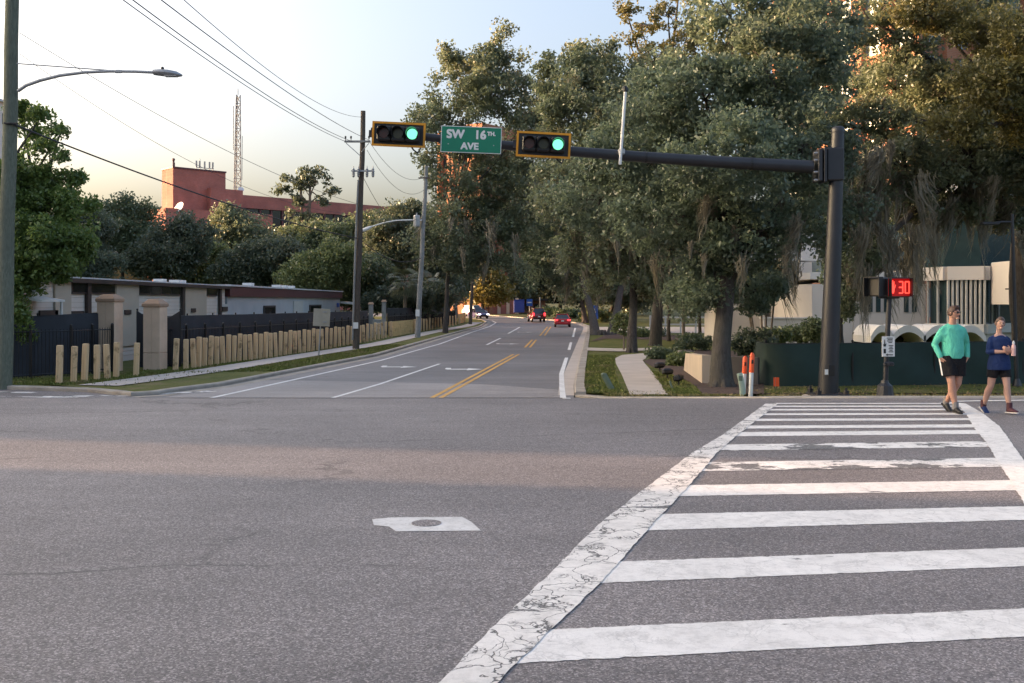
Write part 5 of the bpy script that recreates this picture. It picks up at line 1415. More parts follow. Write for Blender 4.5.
def tree(label, base, tr, lobes, mat, seed, n=400, per=60, cr=.6, leaf=.12, barkm='bark', moss=None, group=None, trunk_top=None, name='oak_tree', cat='tree', limbs=True, shell=.45, flat=.75, twigs=40, mossw=.019, lean=None, multi=None, droop=0.0):
    rng = np.random.default_rng(seed)
    base = Vector(base); t = thing(name, label, cat, base, group)
    cen = sum((Vector(l[0]) for l in lobes), Vector()) / len(lobes)
    top = Vector(trunk_top) if trunk_top is not None else Vector((base.x * .6 + cen.x * .4, base.y * .6 + cen.y * .4, base.z + (cen.z - base.z) * .7))
    mb = MB(); N = 9
    def tk(u):
        p = base + (top - base) * u
        return p + Vector((math.sin(u * 5 + seed) * tr * .35, math.cos(u * 4 + seed) * tr * .3, 0)) * (u * (1 - u) * 4)
    stems = multi or [Vector((0, 0, 0))]
    for s in stems:
        mb.tube([tk(i / N) + s * (1 + 3.0 * i / N) - Vector((0, 0, .25 if i == 0 else 0)) for i in range(N + 1)], [tr * (1.35 if i == 0 else 1.1 if i == 1 else 1.0 - .4 * i / N) for i in range(N + 1)], 14)
    # root flare
    if tr > .23:
        for k in range(7):
            a = k * .9 + seed; d = Vector((math.cos(a), math.sin(a), 0))
            mb.tube([base + d * tr * .5 + Vector((0, 0, tr * 1.1)), base + d * tr * 1.1 + Vector((0, 0, tr * .25)), base + d * tr * 1.8 - Vector((0, 0, .08))], [tr * .5, tr * .36, tr * .12], 8)
    cc = clump_centers(rng, lobes, n, shell)
    if limbs:
        for i, (c, r) in enumerate(lobes):
            c = Vector(c); s = tk(.55 + .45 * rng.random()); m = s + (c - s) * .5 + Vector((rng.normal(0, .12), rng.normal(0, .12), .12)) * (c - s).length * .5
            pts = [s, s + (m - s) * .5 + Vector((0, 0, .05 * (c - s).length)), m, m + (c - m) * .55, c]
            r0 = tr * .42; mb.tube(pts, [r0, r0 * .8, r0 * .6, r0 * .4, r0 * .18], 8)
        for i in rng.choice(len(cc), min(twigs, len(cc)), replace=False):
            q = Vector(cc[i]); l = min(lobes, key=lambda l: (Vector(l[0]) - q).length); c = Vector(l[0])
            mb.tube([c, c + (q - c) * .5 + Vector((0, 0, rng.normal(0, .15))), q], [tr * .10, tr * .07, tr * .03], 5)
    obj('trunk', mb, M[barkm], t, smooth=True)
    crs = cr * rng.uniform(.6, 1.35, len(cc))
    v, f = leaf_arrays(rng, cc, per, crs, leaf, flat, droop)
    np_obj('crown', v, f, M[mat], t)
    if moss:
        mp, ml, ms = moss
        mp = [tuple(x) for x in mp]
        v, f = moss_arrays(rng, mp, ml, ms, mossw)
        np_obj('spanish_moss', v, f, M['moss'], t)
    return t
def lobe(px, py, d, rx, ry, rz=None):       # picture-measured lobe turned into a place and real radii
    return (P(px, py, d), (rx * d / 1000, (rz if rz else (rx + ry) / 2) * d / 1000, ry * d / 1000))
def mosses(spec, rng):
    """spec: px0, px1, py0, py1, d, number, length in px -> hanging points"""
    pts = []; ln = []
    for px0, px1, py0, py1, d, n, l in spec:
        for _ in range(n):
            dd = d + rng.normal(0, d * .03); pts.append(P(rng.uniform(px0, px1), rng.uniform(py0, py1), dd)); ln.append(l * d / 1000 * rng.uniform(.4, 1.05))
    return pts, ln
mr = np.random.default_rng(5)
def gb(px, py, dz=.02):
    x, y = G(px, py); return (x, y, g(y) + dz)

# --- the big mossy oak behind the monument wall
p, l = mosses([(690, 745, 190, 265, 29, 10, 45), (640, 700, 220, 270, 31, 6, 55), (755, 800, 200, 260, 29, 6, 60), (770, 800, 150, 190, 29, 4, 45)], mr)
tree('massive live oak with a thick dark trunk just right of the sandy stone wall', gb(722, 389.5), .30,
     [lobe(*a) for a in ((640, 150, 31, 60, 50), (705, 100, 30, 66, 48), (770, 75, 29.5, 68, 50), (735, 160, 27.5, 70, 45), (800, 145, 29, 60, 55), (670, 215, 30, 60, 45), (745, 235, 29, 55, 35), (655, 95, 31, 34, 26), (735, 25, 31, 48, 36), (805, 30, 30, 56, 46), (820, 215, 30, 45, 40), (715, 280, 29.5, 38, 28), (755, 290, 31, 30, 22), (600, 200, 32, 45, 40), (680, 300, 31, 24, 20))],
     'oak1', 11, 900, 125, .46, .072, moss=(p, l, 60), trunk_top=P(725, 215, 29.6), twigs=120)
# --- second oak along the footpath
p, l = mosses([(600, 660, 180, 270, 50, 30, 45), (570, 620, 210, 260, 52, 10, 40), (650, 690, 220, 280, 50, 8, 42)], mr)
tree('tall mossy oak with a dark trunk where the footpath curves right', gb(632, 354), .24,
     [lobe(*a) for a in ((620, 150, 52, 60, 55), (580, 110, 53, 45, 45), (640, 90, 54, 55, 45), (575, 190, 51, 45, 45), (640, 235, 50, 50, 40), (600, 250, 51, 45, 40), (560, 80, 54, 28, 30), (680, 200, 53, 45, 50), (590, 60, 55, 28, 24), (660, 275, 50, 35, 25))],
     'oak2', 12, 680, 110, .70, .11, moss=(p, l, 50), mossw=.03, trunk_top=P(632, 235, 52), twigs=80)
# thin-leaved upper branch against the sky
tree('tall thin oak with sparse sunlit upper branches against the sky', gb(655, 347), .3,
     [lobe(*a) for a in ((640, 25, 56, 26, 16), (668, 14, 56, 22, 16), (625, 8, 56, 16, 12), (655, 58, 56, 28, 20), (690, 40, 56, 22, 26), (628, 40, 56, 13, 8), (680, -20, 57, 40, 26))],
     'oak3', 13, 130, 70, .46, .10, trunk_top=P(668, 80, 57), twigs=60, shell=.25)
# --- third oak farther along the kerb
p, l = mosses([(555, 610, 230, 290, 88, 22, 28), (600, 640, 250, 290, 85, 12, 28)], mr)
tree('mossy oak with twin dark trunks beside the blue road sign on the right verge', gb(602, 336), .34,
     [lobe(*a) for a in ((570, 215, 90, 50, 45), (545, 170, 92, 38, 40), (600, 240, 88, 40, 35), (560, 265, 90, 42, 24), (620, 200, 92, 40, 45), (530, 230, 94, 35, 35), (610, 280, 88, 26, 18))],
     'oak1', 14, 560, 95, 1.05, .17, moss=(p, l, 26), mossw=.05, trunk_top=P(600, 250, 90), twigs=50, multi=[Vector((-.5, 0, 0)), Vector((.75, .6, 0))])
# --- oak reaching over the street from the left
p, l = mosses([(420, 470, 215, 260, 80, 12, 28), (470, 520, 220, 270, 84, 12, 34)], mr)
tree('tall dark oak behind the left traffic light and street name sign, left of the street', gb(445, 334), .20,
     [lobe(*a) for a in ((465, 95, 84, 42, 36), (430, 130, 83, 24, 30), (500, 80, 84, 34, 30), (490, 55, 85, 22, 18), (445, 185, 83, 30, 20), (440, 235, 82, 32, 32), (490, 250, 84, 38, 34), (525, 120, 85, 26, 44), (520, 200, 85, 25, 50), (500, 30, 86, 9, 14), (455, 60, 85, 20, 14), (470, 215, 85, 34, 22), (425, 160, 83, 10, 10), (455, 265, 83, 22, 16), (478, 150, 88, 14, 18), (478, 190, 86, 20, 34), (500, 170, 86, 16, 30), (460, 150, 86, 14, 24))],
     'oak2', 15, 640, 95, .9, .155, moss=(p, l, 26), mossw=.045, trunk_top=P(453, 205, 84), twigs=90, shell=.3)
# --- the large oak at the right edge, its top in the last sun
p, l = mosses([(845, 885, 150, 250, 30.5, 14, 70), (880, 940, 165, 245, 32, 15, 70), (925, 1000, 160, 240, 33, 15, 64), (975, 1030, 180, 240, 33, 8, 50), (850, 890, 240, 280, 31, 6, 60), (900, 920, 235, 265, 32, 5, 85), (868, 905, 135, 160, 31, 4, 32), (760, 800, 220, 270, 33, 6, 60), (860, 875, 250, 290, 30.6, 4, 90)], mr)
tree('huge spreading oak hung with grey moss above the two walkers at the right edge', (P(1035, 372, 36).x, 36, g(36)), .62,
     [lobe(*a) for a in ((905, 168, 32, 60, 36), (970, 160, 33, 60, 44), (1030, 150, 33, 50, 56), (880, 115, 33, 40, 24), (905, 62, 34, 36, 30), (885, 80, 36, 30, 30), (920, 110, 35, 30, 26), (945, 90, 34, 45, 30), (1000, 75, 32, 40, 40), (860, 200, 31, 36, 24), (930, 215, 33, 50, 20), (1010, 215, 34, 40, 18), (875, 22, 34, 46, 26), (1060, 90, 34, 50, 60), (830, 120, 33, 28, 26), (960, 10, 34, 50, 22), (868, 255, 31, 16, 20), (848, 300, 33, 10, 20))],
     'oak2', 16, 800, 115, .46, .074, moss=(p, l, 85), trunk_top=P(1022, 150, 35), twigs=140, shell=.4)
tree('oak bough at the top right corner with low-sun gold painted into its leaves', (P(1075, 370, 34).x, 33, g(33)), .35,
     [lobe(*a) for a in ((995, 85, 29, 34, 34), (1020, 55, 29, 30, 40), (960, 125, 29, 28, 20), (1030, 110, 30, 32, 36), (985, 30, 30, 34, 18), (930, 15, 31, 40, 20))],
     'oak3', 17, 330, 120, .45, .062, trunk_top=P(1060, 130, 31), twigs=40)
tree('tall oak behind the traffic pole filling the gap between the big crowns', (P(838, 360, 40).x, 40, g(40)), .3,
     [lobe(*a) for a in ((828, 75, 42, 34, 40), (790, 120, 42, 40, 44), (800, 200, 41, 34, 34), (845, 185, 41, 30, 34), (785, 30, 43, 46, 30), (760, 240, 41, 22, 16), (838, 262, 41, 12, 20))],
     'oak1', 18, 330, 105, .58, .095, trunk_top=P(825, 190, 41), twigs=60)
# --- small trees and shrubs between
def small(label, px, py, d, tr, lbs, mat, seed, n, per, cr, leaf, **kw):
    tree(label, (P(px, py, d).x, d, g(d)), tr, [lobe(*a) for a in lbs], mat, seed, n, per, cr, leaf, **kw)
small('slim young tree with a dark trunk, third from the footpath', 700, 345, 62, .12, ((700, 285, 62, 24, 22), (690, 262, 63, 22, 20)), 'oak1', 21, 110, 50, .7, .15, name='young_tree', trunk_top=P(700, 290, 62))
small('slim young tree with a pale trunk between two dark ones', 684, 345, 60, .11, ((684, 285, 60, 22, 22), (672, 265, 61, 20, 20)), 'oak2', 22, 110, 50, .7, .15, name='young_tree', barkm='bark_pale', trunk_top=P(684, 290, 60))
small('slim young tree with a dark trunk nearest the footpath', 669, 345, 66, .13, ((668, 280, 66, 22, 24), (655, 262, 67, 20, 22)), 'oak1', 23, 110, 50, .75, .16, name='young_tree', trunk_top=P(669, 288, 66))
small('tiny pale sapling beside the mossy oak at the footpath curve', 624, 352, 53, .05, ((623, 322, 53, 10, 14),), 'green3', 24, 16, 40, .35, .10, name='sapling', barkm='bark_pale', trunk_top=P(623.5, 318, 53), twigs=8)
small('bare multi-stemmed crape myrtle behind the green screen left of the traffic pole', 762, 345, 34, .045, ((752, 292, 34, 20, 12), (770, 285, 34, 18, 14), (740, 290, 34.5, 12, 10)), 'oak2', 25, 50, 40, .35, .09, name='crape_myrtle', barkm='bark_pale', trunk_top=P(760, 292, 34), multi=[Vector((math.cos(a) * .13, math.sin(a) * .1, 0)) for a in (0, 1.3, 2.5, 3.7, 5)], twigs=24)
small('leafy small tree between the traffic pole and the signal post', 838, 345, 36, .12, ((848, 270, 36, 20, 26), (860, 240, 37, 20, 20), (842, 302, 36, 10, 16), (838, 225, 36, 20, 20)), 'oak1', 26, 170, 50, .45, .10, name='young_tree', trunk_top=P(842, 260, 36))
def shrub(label, px, py, rx, ry, mat, seed, n=60, per=45, cr=.28, leaf=.07, name='shrub', d=None):
    x, y = G(px, py) if d is None else (P(px, py, d).x, d)
    d = y; rng = np.random.default_rng(seed); t = thing(name, label, 'shrub', (x, y, g(y)))
    c = P(px, py - ry, d); R_ = (rx * d / 1000, rx * d / 1000 * .7, ry * d / 1000)
    cc = clump_centers(rng, [(c, R_)], n, .3); cc[:, 2] = np.maximum(cc[:, 2], g(y) + .1)
    v, f = leaf_arrays(rng, cc, per, cr * rng.uniform(.6, 1.3, len(cc)), leaf); np_obj('foliage', v, f, M[mat], t)
    mb = MB()
    for k in range(5): mb.tube([(x + .1 * math.cos(k), y + .1 * math.sin(k), g(y) - .1), tuple(cc[k])], [.025, .01], 5)
    obj('stems', mb, M['bark'], t)
shrub('dark green rounded shrub left of the big oak trunk', 695, 352, 26, 9, 'green2', 31)
shrub('low loose shrub on the mulch above the spotlights', 660, 361, 18, 7, 'green2', 32)
shrub('small grassy shrub just left of the sandy stone wall', 682, 368, 14, 8, 'green3', 33, leaf=.09)
shrub('low hedge plant on the far mulch ring', 655, 338, 17, 5, 'green2', 34, cr=.4)
shrub('low plant at the left end of the far mulch ring', 640, 338.5, 12, 4.5, 'green3', 35, cr=.4)
shrub('dark shrub behind the orange topped posts', 752, 356, 24, 13, 'green4', 36, d=32.5)
shrub('rounded shrub with white blossom beside the planter wall', 797, 340, 12, 6, 'green2', 37, d=39)
shrub('bushy shrub at the foot of the traffic pole behind the green screen', 815, 340, 14, 10, 'green2', 38, d=38)
shrub('pale leafy shrub between the crape myrtle and the doorway', 776, 342, 14, 6, 'green3', 39, d=37)
for i, (px, lab) in enumerate(((596, 'nearest the blue sign'), (572, 'behind the red saloon'), (548, 'behind the bare pale post'))):
    shrub('roadside bush at the street end ' + lab, px, 322 - i * 1.5, 16, 6, ('green3', 'green2', 'green3')[i], 41 + i, 60, 45, .7, .2, name='bush', d=(128, 150, 165)[i])
# --- woods at the end of the street, tree by tree
FAR = [(483, 312, 168, .3, ((484, 285, 168, 17, 18), (478, 268, 168, 12, 14), (496, 290, 168, 12, 10)), 'yellow', 'yellow autumn tree behind the oncoming car at the bend'),
       (515, 312, 205, .4, ((512, 265, 205, 34, 32), (500, 235, 207, 28, 26), (530, 290, 205, 22, 16), (516, 284, 188, 14, 16)), 'oak2', 'dense olive tree over the blue container at the street end'),
       (560, 312, 200, .4, ((560, 270, 200, 34, 34), (585, 285, 200, 28, 26), (545, 240, 202, 28, 28)), 'green4', 'dark tree behind the red saloon at the street end'),
       (610, 315, 170, .4, ((612, 275, 170, 32, 32), (640, 285, 172, 28, 28)), 'green4', 'dark tree far behind the mossy oak with twin trunks'),
       (455, 312, 150, .35, ((452, 275, 150, 20, 22), (462, 250, 150, 18, 18)), 'oak1', 'dark tree beyond the dark distant pole'),
       (585, 318, 125, .35, ((590, 255, 128, 26, 30), (575, 285, 126, 22, 18), (560, 250, 130, 20, 26)), 'oak2', 'olive roadside tree between the red saloon and the twin-trunked oak'),
       (660, 320, 130, .35, ((665, 270, 130, 30, 34), (690, 250, 132, 30, 34), (640, 240, 132, 26, 30)), 'green4', 'dark tree across the car park behind the slim young trees'),
       (730, 325, 105, .35, ((735, 265, 105, 34, 34), (765, 240, 106, 30, 36), (715, 230, 106, 30, 34)), 'oak1', 'dark tree across the car park behind the big oak trunk')]
for i, (px, py, d, tr, lbs, m, lab) in enumerate(FAR):
    small(lab, px, py, d, tr, lbs, m, 60 + i, 240, 90, d * .011, d * .0017, name='far_tree', twigs=10)
# --- trees behind the low buildings on the left
BACK = [(68, 96, ((70, 240, 96, 34, 28), (50, 262, 96, 26, 20), (90, 225, 97, 20, 16)), 'green4', 'dark bushy tree behind the modular building, next to the bright near tree'),
        (122, 118, ((125, 225, 118, 34, 28), (140, 245, 118, 30, 24), (108, 240, 118, 26, 24)), 'green2', 'rounded mid-green tree left of the red brick tower block'),
        (165, 110, ((168, 255, 110, 30, 26), (185, 240, 111, 26, 24), (150, 262, 110, 26, 18)), 'green4', 'dark tree in front of the red brick tower block'),
        (232, 140, ((236, 238, 140, 30, 24), (228, 219, 141, 16, 12), (255, 252, 140, 28, 22), (215, 252, 140, 28, 22)), 'oak2', 'tall tree with a faintly golden top in front of the long brick wing'),
        (262, 108, ((260, 265, 108, 28, 22), (285, 262, 109, 26, 22), (240, 272, 108, 24, 16)), 'green4', 'dark dense tree behind the join of the two low buildings'),
        (300, 145, ((300, 252, 145, 32, 24), (322, 240, 146, 26, 18), (285, 246, 146, 22, 16)), 'green2', 'mid-green tree below the sparse tall pine'),
        (320, 98, ((322, 270, 98, 30, 20), (340, 262, 98, 24, 20), (302, 278, 98, 22, 14)), 'green3', 'light yellow-green tree behind the pale blue shed'),
        (352, 140, ((350, 246, 140, 28, 22), (378, 234, 141, 24, 22), (362, 260, 140, 30, 22)), 'green2', 'tree rising behind the brown power pole'),
        (392, 128, ((395, 240, 128, 28, 30), (412, 222, 129, 20, 22), (385, 265, 128, 26, 22)), 'green4', 'dark tree behind the slender grey pole'),
        (352, 104, ((352, 288, 104, 22, 16), (370, 280, 104, 22, 20)), 'green2', 'low leafy tree right of the pale blue shed'),
        (430, 135, ((432, 270, 135, 20, 26), (440, 290, 135, 18, 16)), 'green4', 'shaded tree between the slender grey pole and the dark oak'),
        (196, 118, ((200, 272, 118, 24, 16), (212, 262, 118, 20, 16)), 'green3', 'fresh green low tree behind the roof of the modular building'),
        (40, 80, ((30, 250, 80, 44, 30), (0, 215, 80, 34, 34), (95, 265, 82, 26, 18), (70, 272, 82, 24, 14)), 'green4', 'dark tree behind the drooping bright tree at the left edge')]
for i, (px, d, lbs, m, lab) in enumerate(BACK):
    small(lab, px, 318, d, .3, lbs, m, 80 + i, 330, 100, d * .0105, d * .0017, name='broadleaf_tree', twigs=10)
# sparse tall tree against the sky
small('tall sparse pine-like tree silhouetted against the sky above the brick wing', 306, 300, 150, .30, ((318, 178, 150, 18, 8), (332, 190, 150, 9, 7), (300, 182, 150, 14, 9), (284, 190, 150, 9, 5), (312, 170, 150, 12, 6), (322, 200, 150, 8, 5), (305, 222, 150, 15, 9), (290, 212, 150, 7, 4), (300, 200, 150, 8, 5), (326, 212, 150, 5, 4)), 'green4', 110, 74, 30, 1.0, .32, name='sparse_tree', trunk_top=P(310, 186, 150), barkm='bark_pale', twigs=26, shell=.3, multi=[Vector((0, 0, 0)), Vector((-.35, 0, 0))])
small('low dark undergrowth tree beyond the plank barrier, left of the dark oak', 400, 318, 97, .15, ((392, 299, 97, 20, 13), (418, 300, 97, 20, 13), (438, 296, 99, 16, 14), (376, 303, 97, 14, 9)), 'green4', 140, 150, 90, .9, .16, name='far_tree', twigs=8, trunk_top=P(400, 302, 97))
# palm
def palm(label, px, d, pyc, seed):
    rng = np.random.default_rng(seed); b = Vector((P(px, 300, d).x, d, g(d))); c = P(px + 1, pyc, d)
    t = thing('palm_tree', label, 'tree', b)
    mb = MB(); mb.tube([b - Vector((0, 0, .2)), b + (c - b) * .5 + Vector((.05, 0, 0)), c], [.2, .17, .16], 10); obj('trunk', mb, M['bark_pale'], t, smooth=True)
    V = []; F_ = []; o = 0
    for k in range(34):
        a = rng.uniform(0, 6.283); el = rng.uniform(-.9, 1.2); L = rng.uniform(1.5, 2.1); d0 = Vector((math.cos(a) * math.cos(el), math.sin(a) * math.cos(el), math.sin(el)))
        q0 = c + d0 * L * .55; s = d0.cross(Vector((0, 0, 1))).normalized()
        for j in range(13):                         # fan of blades
            u = (j - 6) / 6; dirv = (d0 * math.cos(u * 1.25) + s * math.sin(u * 1.25)).normalized(); tip = q0 + dirv * L * .62 - Vector((0, 0, .35 * L * .62)); w = d0.cross(dirv); w = s * .045 if w.length < .01 else w.normalized().cross(dirv) * .045
            V += [tuple(q0 - w * .4), tuple(q0 + dirv * L * .3 - w), tuple(tip), tuple(q0 + dirv * L * .3 + w)]; F_.append((o, o + 1, o + 2, o + 3)); o += 4
        V += [tuple(c - s * .03), tuple(c + s * .03), tuple(q0 + s * .02), tuple(q0 - s * .02)]; F_.append((o, o + 1, o + 2, o + 3)); o += 4
    np_obj('fronds', np.array(V), np.array(F_), M['palm'], t)
palm('cabbage palm with drooping pale fronds left of the slender grey pole', 404, 94, 281, 3); palm('small cabbage palm right of the slender grey pole', 428, 100, 286, 4)
# bright near tree at the left edge, drooping sprays
rng = np.random.default_rng(50)
lb = [lobe(*a) for a in ((24, 185, 34, 34, 30), (56, 200, 34, 24, 20), (40, 240, 33, 40, 30), (15, 270, 33, 32, 26), (70, 240, 34, 22, 22), (-10, 200, 34, 50, 50), (50, 150, 34, 20, 9), (30, 128, 35, 18, 7), (58, 268, 33, 24, 13), (-30, 260, 33, 50, 40), (22, 318, 32.6, 7, 18), (78, 178, 34.5, 18, 5), (62, 128, 34.5, 14, 4), (84, 205, 34.5, 12, 6), (20, 108, 35, 12, 6), (92, 248, 34, 10, 8), (44, 112, 34.5, 16, 3))]
tree('bright green drooping tree behind the tall left pole', (P(-30, 380, 36).x, 36, g(36)), .28, lb, 'green1', 51, 600, 120, .36, .08, name='drooping_tree', trunk_top=P(-5, 250, 35), twigs=90, shell=.35, flat=.9, droop=.3)
# fallen leaves and litter under the oaks and along the corner kerb
rng = np.random.default_rng(77); N = 1700
px = rng.uniform(0, 1, N); xy = np.c_[rng.uniform(5.4, 20, N), rng.uniform(23.5, 34, N)]
z = np.interp(xy[:, 1], GK_Y, GK_Z) + .135
a = rng.uniform(0, 6.28, N); s = rng.uniform(.02, .055, N); q = np.zeros((N, 4, 3))
for k in range(4):
    q[:, k, 0] = xy[:, 0] + np.cos(a + k * 1.57) * s * (1 if k % 2 else .5); q[:, k, 1] = xy[:, 1] + np.sin(a + k * 1.57) * s * (1 if k % 2 else .5); q[:, k, 2] = z - .03 + rng.uniform(0, .03, N)
stuff(np_obj('leaves', q.reshape(-1, 3), np.arange(N * 4).reshape(-1, 4), M['mulch']))
# ================================================================== PEOPLE
def person(label, loc, rotz, H, J, sh, kind):
    """J: joints in local metres (x to the picture's right, y away, z up)"""
    t = thing('person', label, 'person', loc)
    Rz = Matrix.Rotation(rotz, 3, 'Z'); o = Vector(loc)
    W = lambda p: o + Rz @ Vector(p)
    side = Rz @ Vector((1, 0, 0))
    V = {k: W(v) for k, v in J.items()}
    man = kind == 'man'
    body = MB()
    def limb(mb, names, rads, n=12, infl=0.0):
        pts = [V[k] if isinstance(k, str) else W(k) for k in names]
        mb.tube(pts, [r + infl for r in rads], n); mb.ball(tuple(pts[0]), rads[0] + infl, 12, 8); mb.ball(tuple(pts[-1]), rads[-1] + infl, 10, 8)
        for p, r in zip(pts[1:-1], rads[1:-1]): mb.ball(tuple(p), r + infl, 10, 8)
    def torso(mb, rings, infl=0.0):
        mb.tube([W((x, y, z)) for x, y, z, rx, ry in rings], [r[3] + infl for r in rings], 20, ry=[r[4] + infl for r in rings], side=side)
    TR = sh['torso']
    torso(body, [r for r in TR], -.012)
    torso(body, sh['neck'])
    hc = V['head']; hr = sh['head_r']
    Hr = Matrix.Rotation(sh['head_turn'], 3, 'Z') @ Matrix.Rotation(sh.get('head_tilt', 0), 3, 'Y')
    HW = lambda p: hc + Rz @ Hr @ Vector(p)
    hd = MB(); hd.ball((0, 0, 0), 1.0, 24, 16)
    vs = []
    for x, y, z in hd.v:                     # skull and jaw
        k = 1.0
        if z < 0: k = 1 - .26 * (-z) ** 1.5
        yy = y * (1.0 if y > 0 else .96)
        if z < -.2 and y < 0: yy *= 1.02
        vs.append(HW((x * hr * .76 * k, yy * hr * .93 * (k if y > 0 else 1), z * hr * 1.14)))
    body.add(vs, hd.f)
    for s in (-1, 1):
        body.ball(tuple(HW((s * hr * .745, .01, -.01))), (.012, .02, .032), 8, 6)
    body.tube([HW((0, -hr * .86, hr * .14)), HW((0, -hr * 1.02, -hr * .10)), HW((0, -hr * 1.10, -hr * .24)), HW((0, -hr * .92, -hr * .33))], [.009, .013, .017, .010], 10)
    body.tube([HW((-.035, -hr * .86, hr * .22)), HW((0, -hr * .95, hr * .24)), HW((.035, -hr * .86, hr * .22))], [.010, .011, .010], 8)
    body.ball(tuple(HW((0, -hr * .80, -hr * .88))), (.028, .022, .022), 10, 6)
    lr = sh['leg']
    for s in ('r', 'l'):
        limb(body, ['hip' + s, tuple(Vector(J['hip' + s]).lerp(Vector(J['knee' + s]), .5)), 'knee' + s, tuple(Vector(J['knee' + s]).lerp(Vector(J['ank' + s]), .32) + Vector((0, .018, 0))), tuple(Vector(J['knee' + s]).lerp(Vector(J['ank' + s]), .8)), 'ank' + s], [lr[0], lr[0] * .88, lr[1], lr[1] * 1.08, lr[2], lr[2] * .95], 14)
        ar = sh['arm']
        limb(body, ['sho' + s, tuple(Vector(J['sho' + s]).lerp(Vector(J['elb' + s]), .5)), 'elb' + s, tuple(Vector(J['elb' + s]).lerp(Vector(J['wri' + s]), .3)), 'wri' + s], [ar[0], ar[0] * .92, ar[1], ar[1] * 1.02, ar[2]], 12)
        # hand: palm, four unequal bent fingers, thumb leaving the side
        w = V['wri' + s]; dirv = Rz @ Vector(sh['hand_dir'][s]).normalized(); pn = Rz @ Vector(sh['palm_n'][s]).normalized(); acr = dirv.cross(pn).normalized(); sgn = sh['thumb'][s]
        hl = .10 * H / 1.8
        body.tube([w, w + dirv * hl * .5, w + dirv * hl * .95], [.030, .040, .041], 12, ry=[.022, .019, .015], side=acr)
        for i, (u, L) in enumerate(((.030, .070), (.011, .080), (-.009, .075), (-.028, .058))):
            r0 = w + dirv * hl * .85 + acr * u * sgn; b1_ = r0 + dirv * L * .5 + pn * .006; b2_ = b1_ + (dirv * .65 + pn * .75).normalized() * L * .35; b3_ = b2_ + (dirv * .25 + pn * .95).normalized() * L * .3
            body.tube([r0, b1_, b2_, b3_], [.0095, .009, .0085, .0075], 8)
        r0 = w + dirv * hl * .25 + acr * .03 * sgn; b1_ = r0 + (acr * sgn * .7 + dirv * .7).normalized() * .04 + pn * .008; b2_ = b1_ + (acr * sgn * .15 + dirv * .9 + pn * .3).normalized() * .032
        body.tube([r0, b1_, b2_], [.013, .011, .009], 8)
    remesh_obj('body', body, .0068, M['skin_m' if man else 'skin_w'], t, 3)
    # face: eyes, brows, mouth
    for s in (-1, 1):
        e = MB(); e.ball(tuple(HW((s * .031, -hr * .81, hr * .06))), .0105, 10, 8); eo = obj('eye', e, M['eye'], t, smooth=True)
        e = MB(); e.ball(tuple(HW((s * .031, -hr * .81 - .0065, hr * .06))), .0062, 8, 6); obj('iris', e, M['hair_m'], eo, smooth=True)
        e = MB(); e.tube([HW((s * .016, -hr * .93, hr * .25)), HW((s * .034, -hr * .90, hr * .30)), HW((s * .052, -hr * .80, hr * .25))], [.004, .005, .003], 6); obj('eyebrow', e, M['hair_m' if man else 'hair_w'], t)
    e = MB(); e.tube([HW((-.024, -hr * .86, -hr * .52)), HW((-.008, -hr * .93, -hr * .505)), HW((.008, -hr * .93, -hr * .505)), HW((.024, -hr * .86, -hr * .52))], [.004, .0075, .0075, .004], 8); obj('mouth', e, M['lips'], t, smooth=True)
    # hair
    h = MB(); hb = MB(); hb.ball((0, 0, 0), 1.0, 24, 16)
    keep = []
    for x, y, z in hb.v:
        line = (.52 if man else .60)
        front = max(0.0, -y)
        ok = z > -.5 + front * (line + .52)
        k = 1.075 if ok else .86
        q = (x * hr * .77 * k, y * hr * .94 * k, z * hr * 1.14 * (1.06 if ok else .86))
        keep.append(HW(q))
    h.add(keep, hb.f)
    if man:
        for i in range(26):
            a = random.uniform(-2.6, -.5); h.ball(tuple(HW((math.cos(a) * hr * .55, math.sin(a) * hr * .72, hr * (.86 + random.uniform(-.05, .22))))), random.uniform(.018, .03), 8, 6)
    else:
        h.ball(tuple(HW((0, hr * 1.02, hr * .25))), .042, 10, 8)
        h.tube([HW((0, hr * 1.05, hr * .2)), HW((.015, hr * 1.22, -hr * .4)), HW((.02, hr * 1.1, -hr * 1.1))], [.03, .028, .012], 10)
    remesh_obj('hair', h, .008, M['hair_m' if man else 'hair_w'], t, 2)
    if man:
        gm = MB()
        for s in (-1, 1):
            gm.plate([HW((s * .034 + math.cos(a) * .027, -hr * .93 - .012 + abs(math.cos(a) * .5 + s * .5) * .008, hr * .06 + math.sin(a) * .021)) for a in [k * math.pi / 7 for k in range(14)]], Rz @ Hr @ Vector((0, .004, 0)))
            gm.tube([HW((s * .060, -hr * .90, hr * .09)), HW((s * .074, 0, hr * .09))], .0035, 6)
        gm.tube([HW((-.01, -hr * 1.0, hr * .09)), HW((.01, -hr * 1.0, hr * .09))], .004, 6)
        obj('sunglasses', gm, M['black'], t)
    # shirt
    s_ = MB(); torso(s_, sh['shirt'])
    for q in ('r', 'l'):
        cut = sh['sleeve'][q]; e = Vector(J['elb' + q]); w = Vector(J['wri' + q]); end = e.lerp(w, cut)
        limb(s_, ['sho' + q, tuple(Vector(J['sho' + q]).lerp(e, .5)), 'elb' + q, tuple(end)], [sh['arm'][0] + .008, sh['arm'][0] + .012, sh['arm'][1] + .014, sh['arm'][1] * (1 - .25 * cut) + .010], 14)
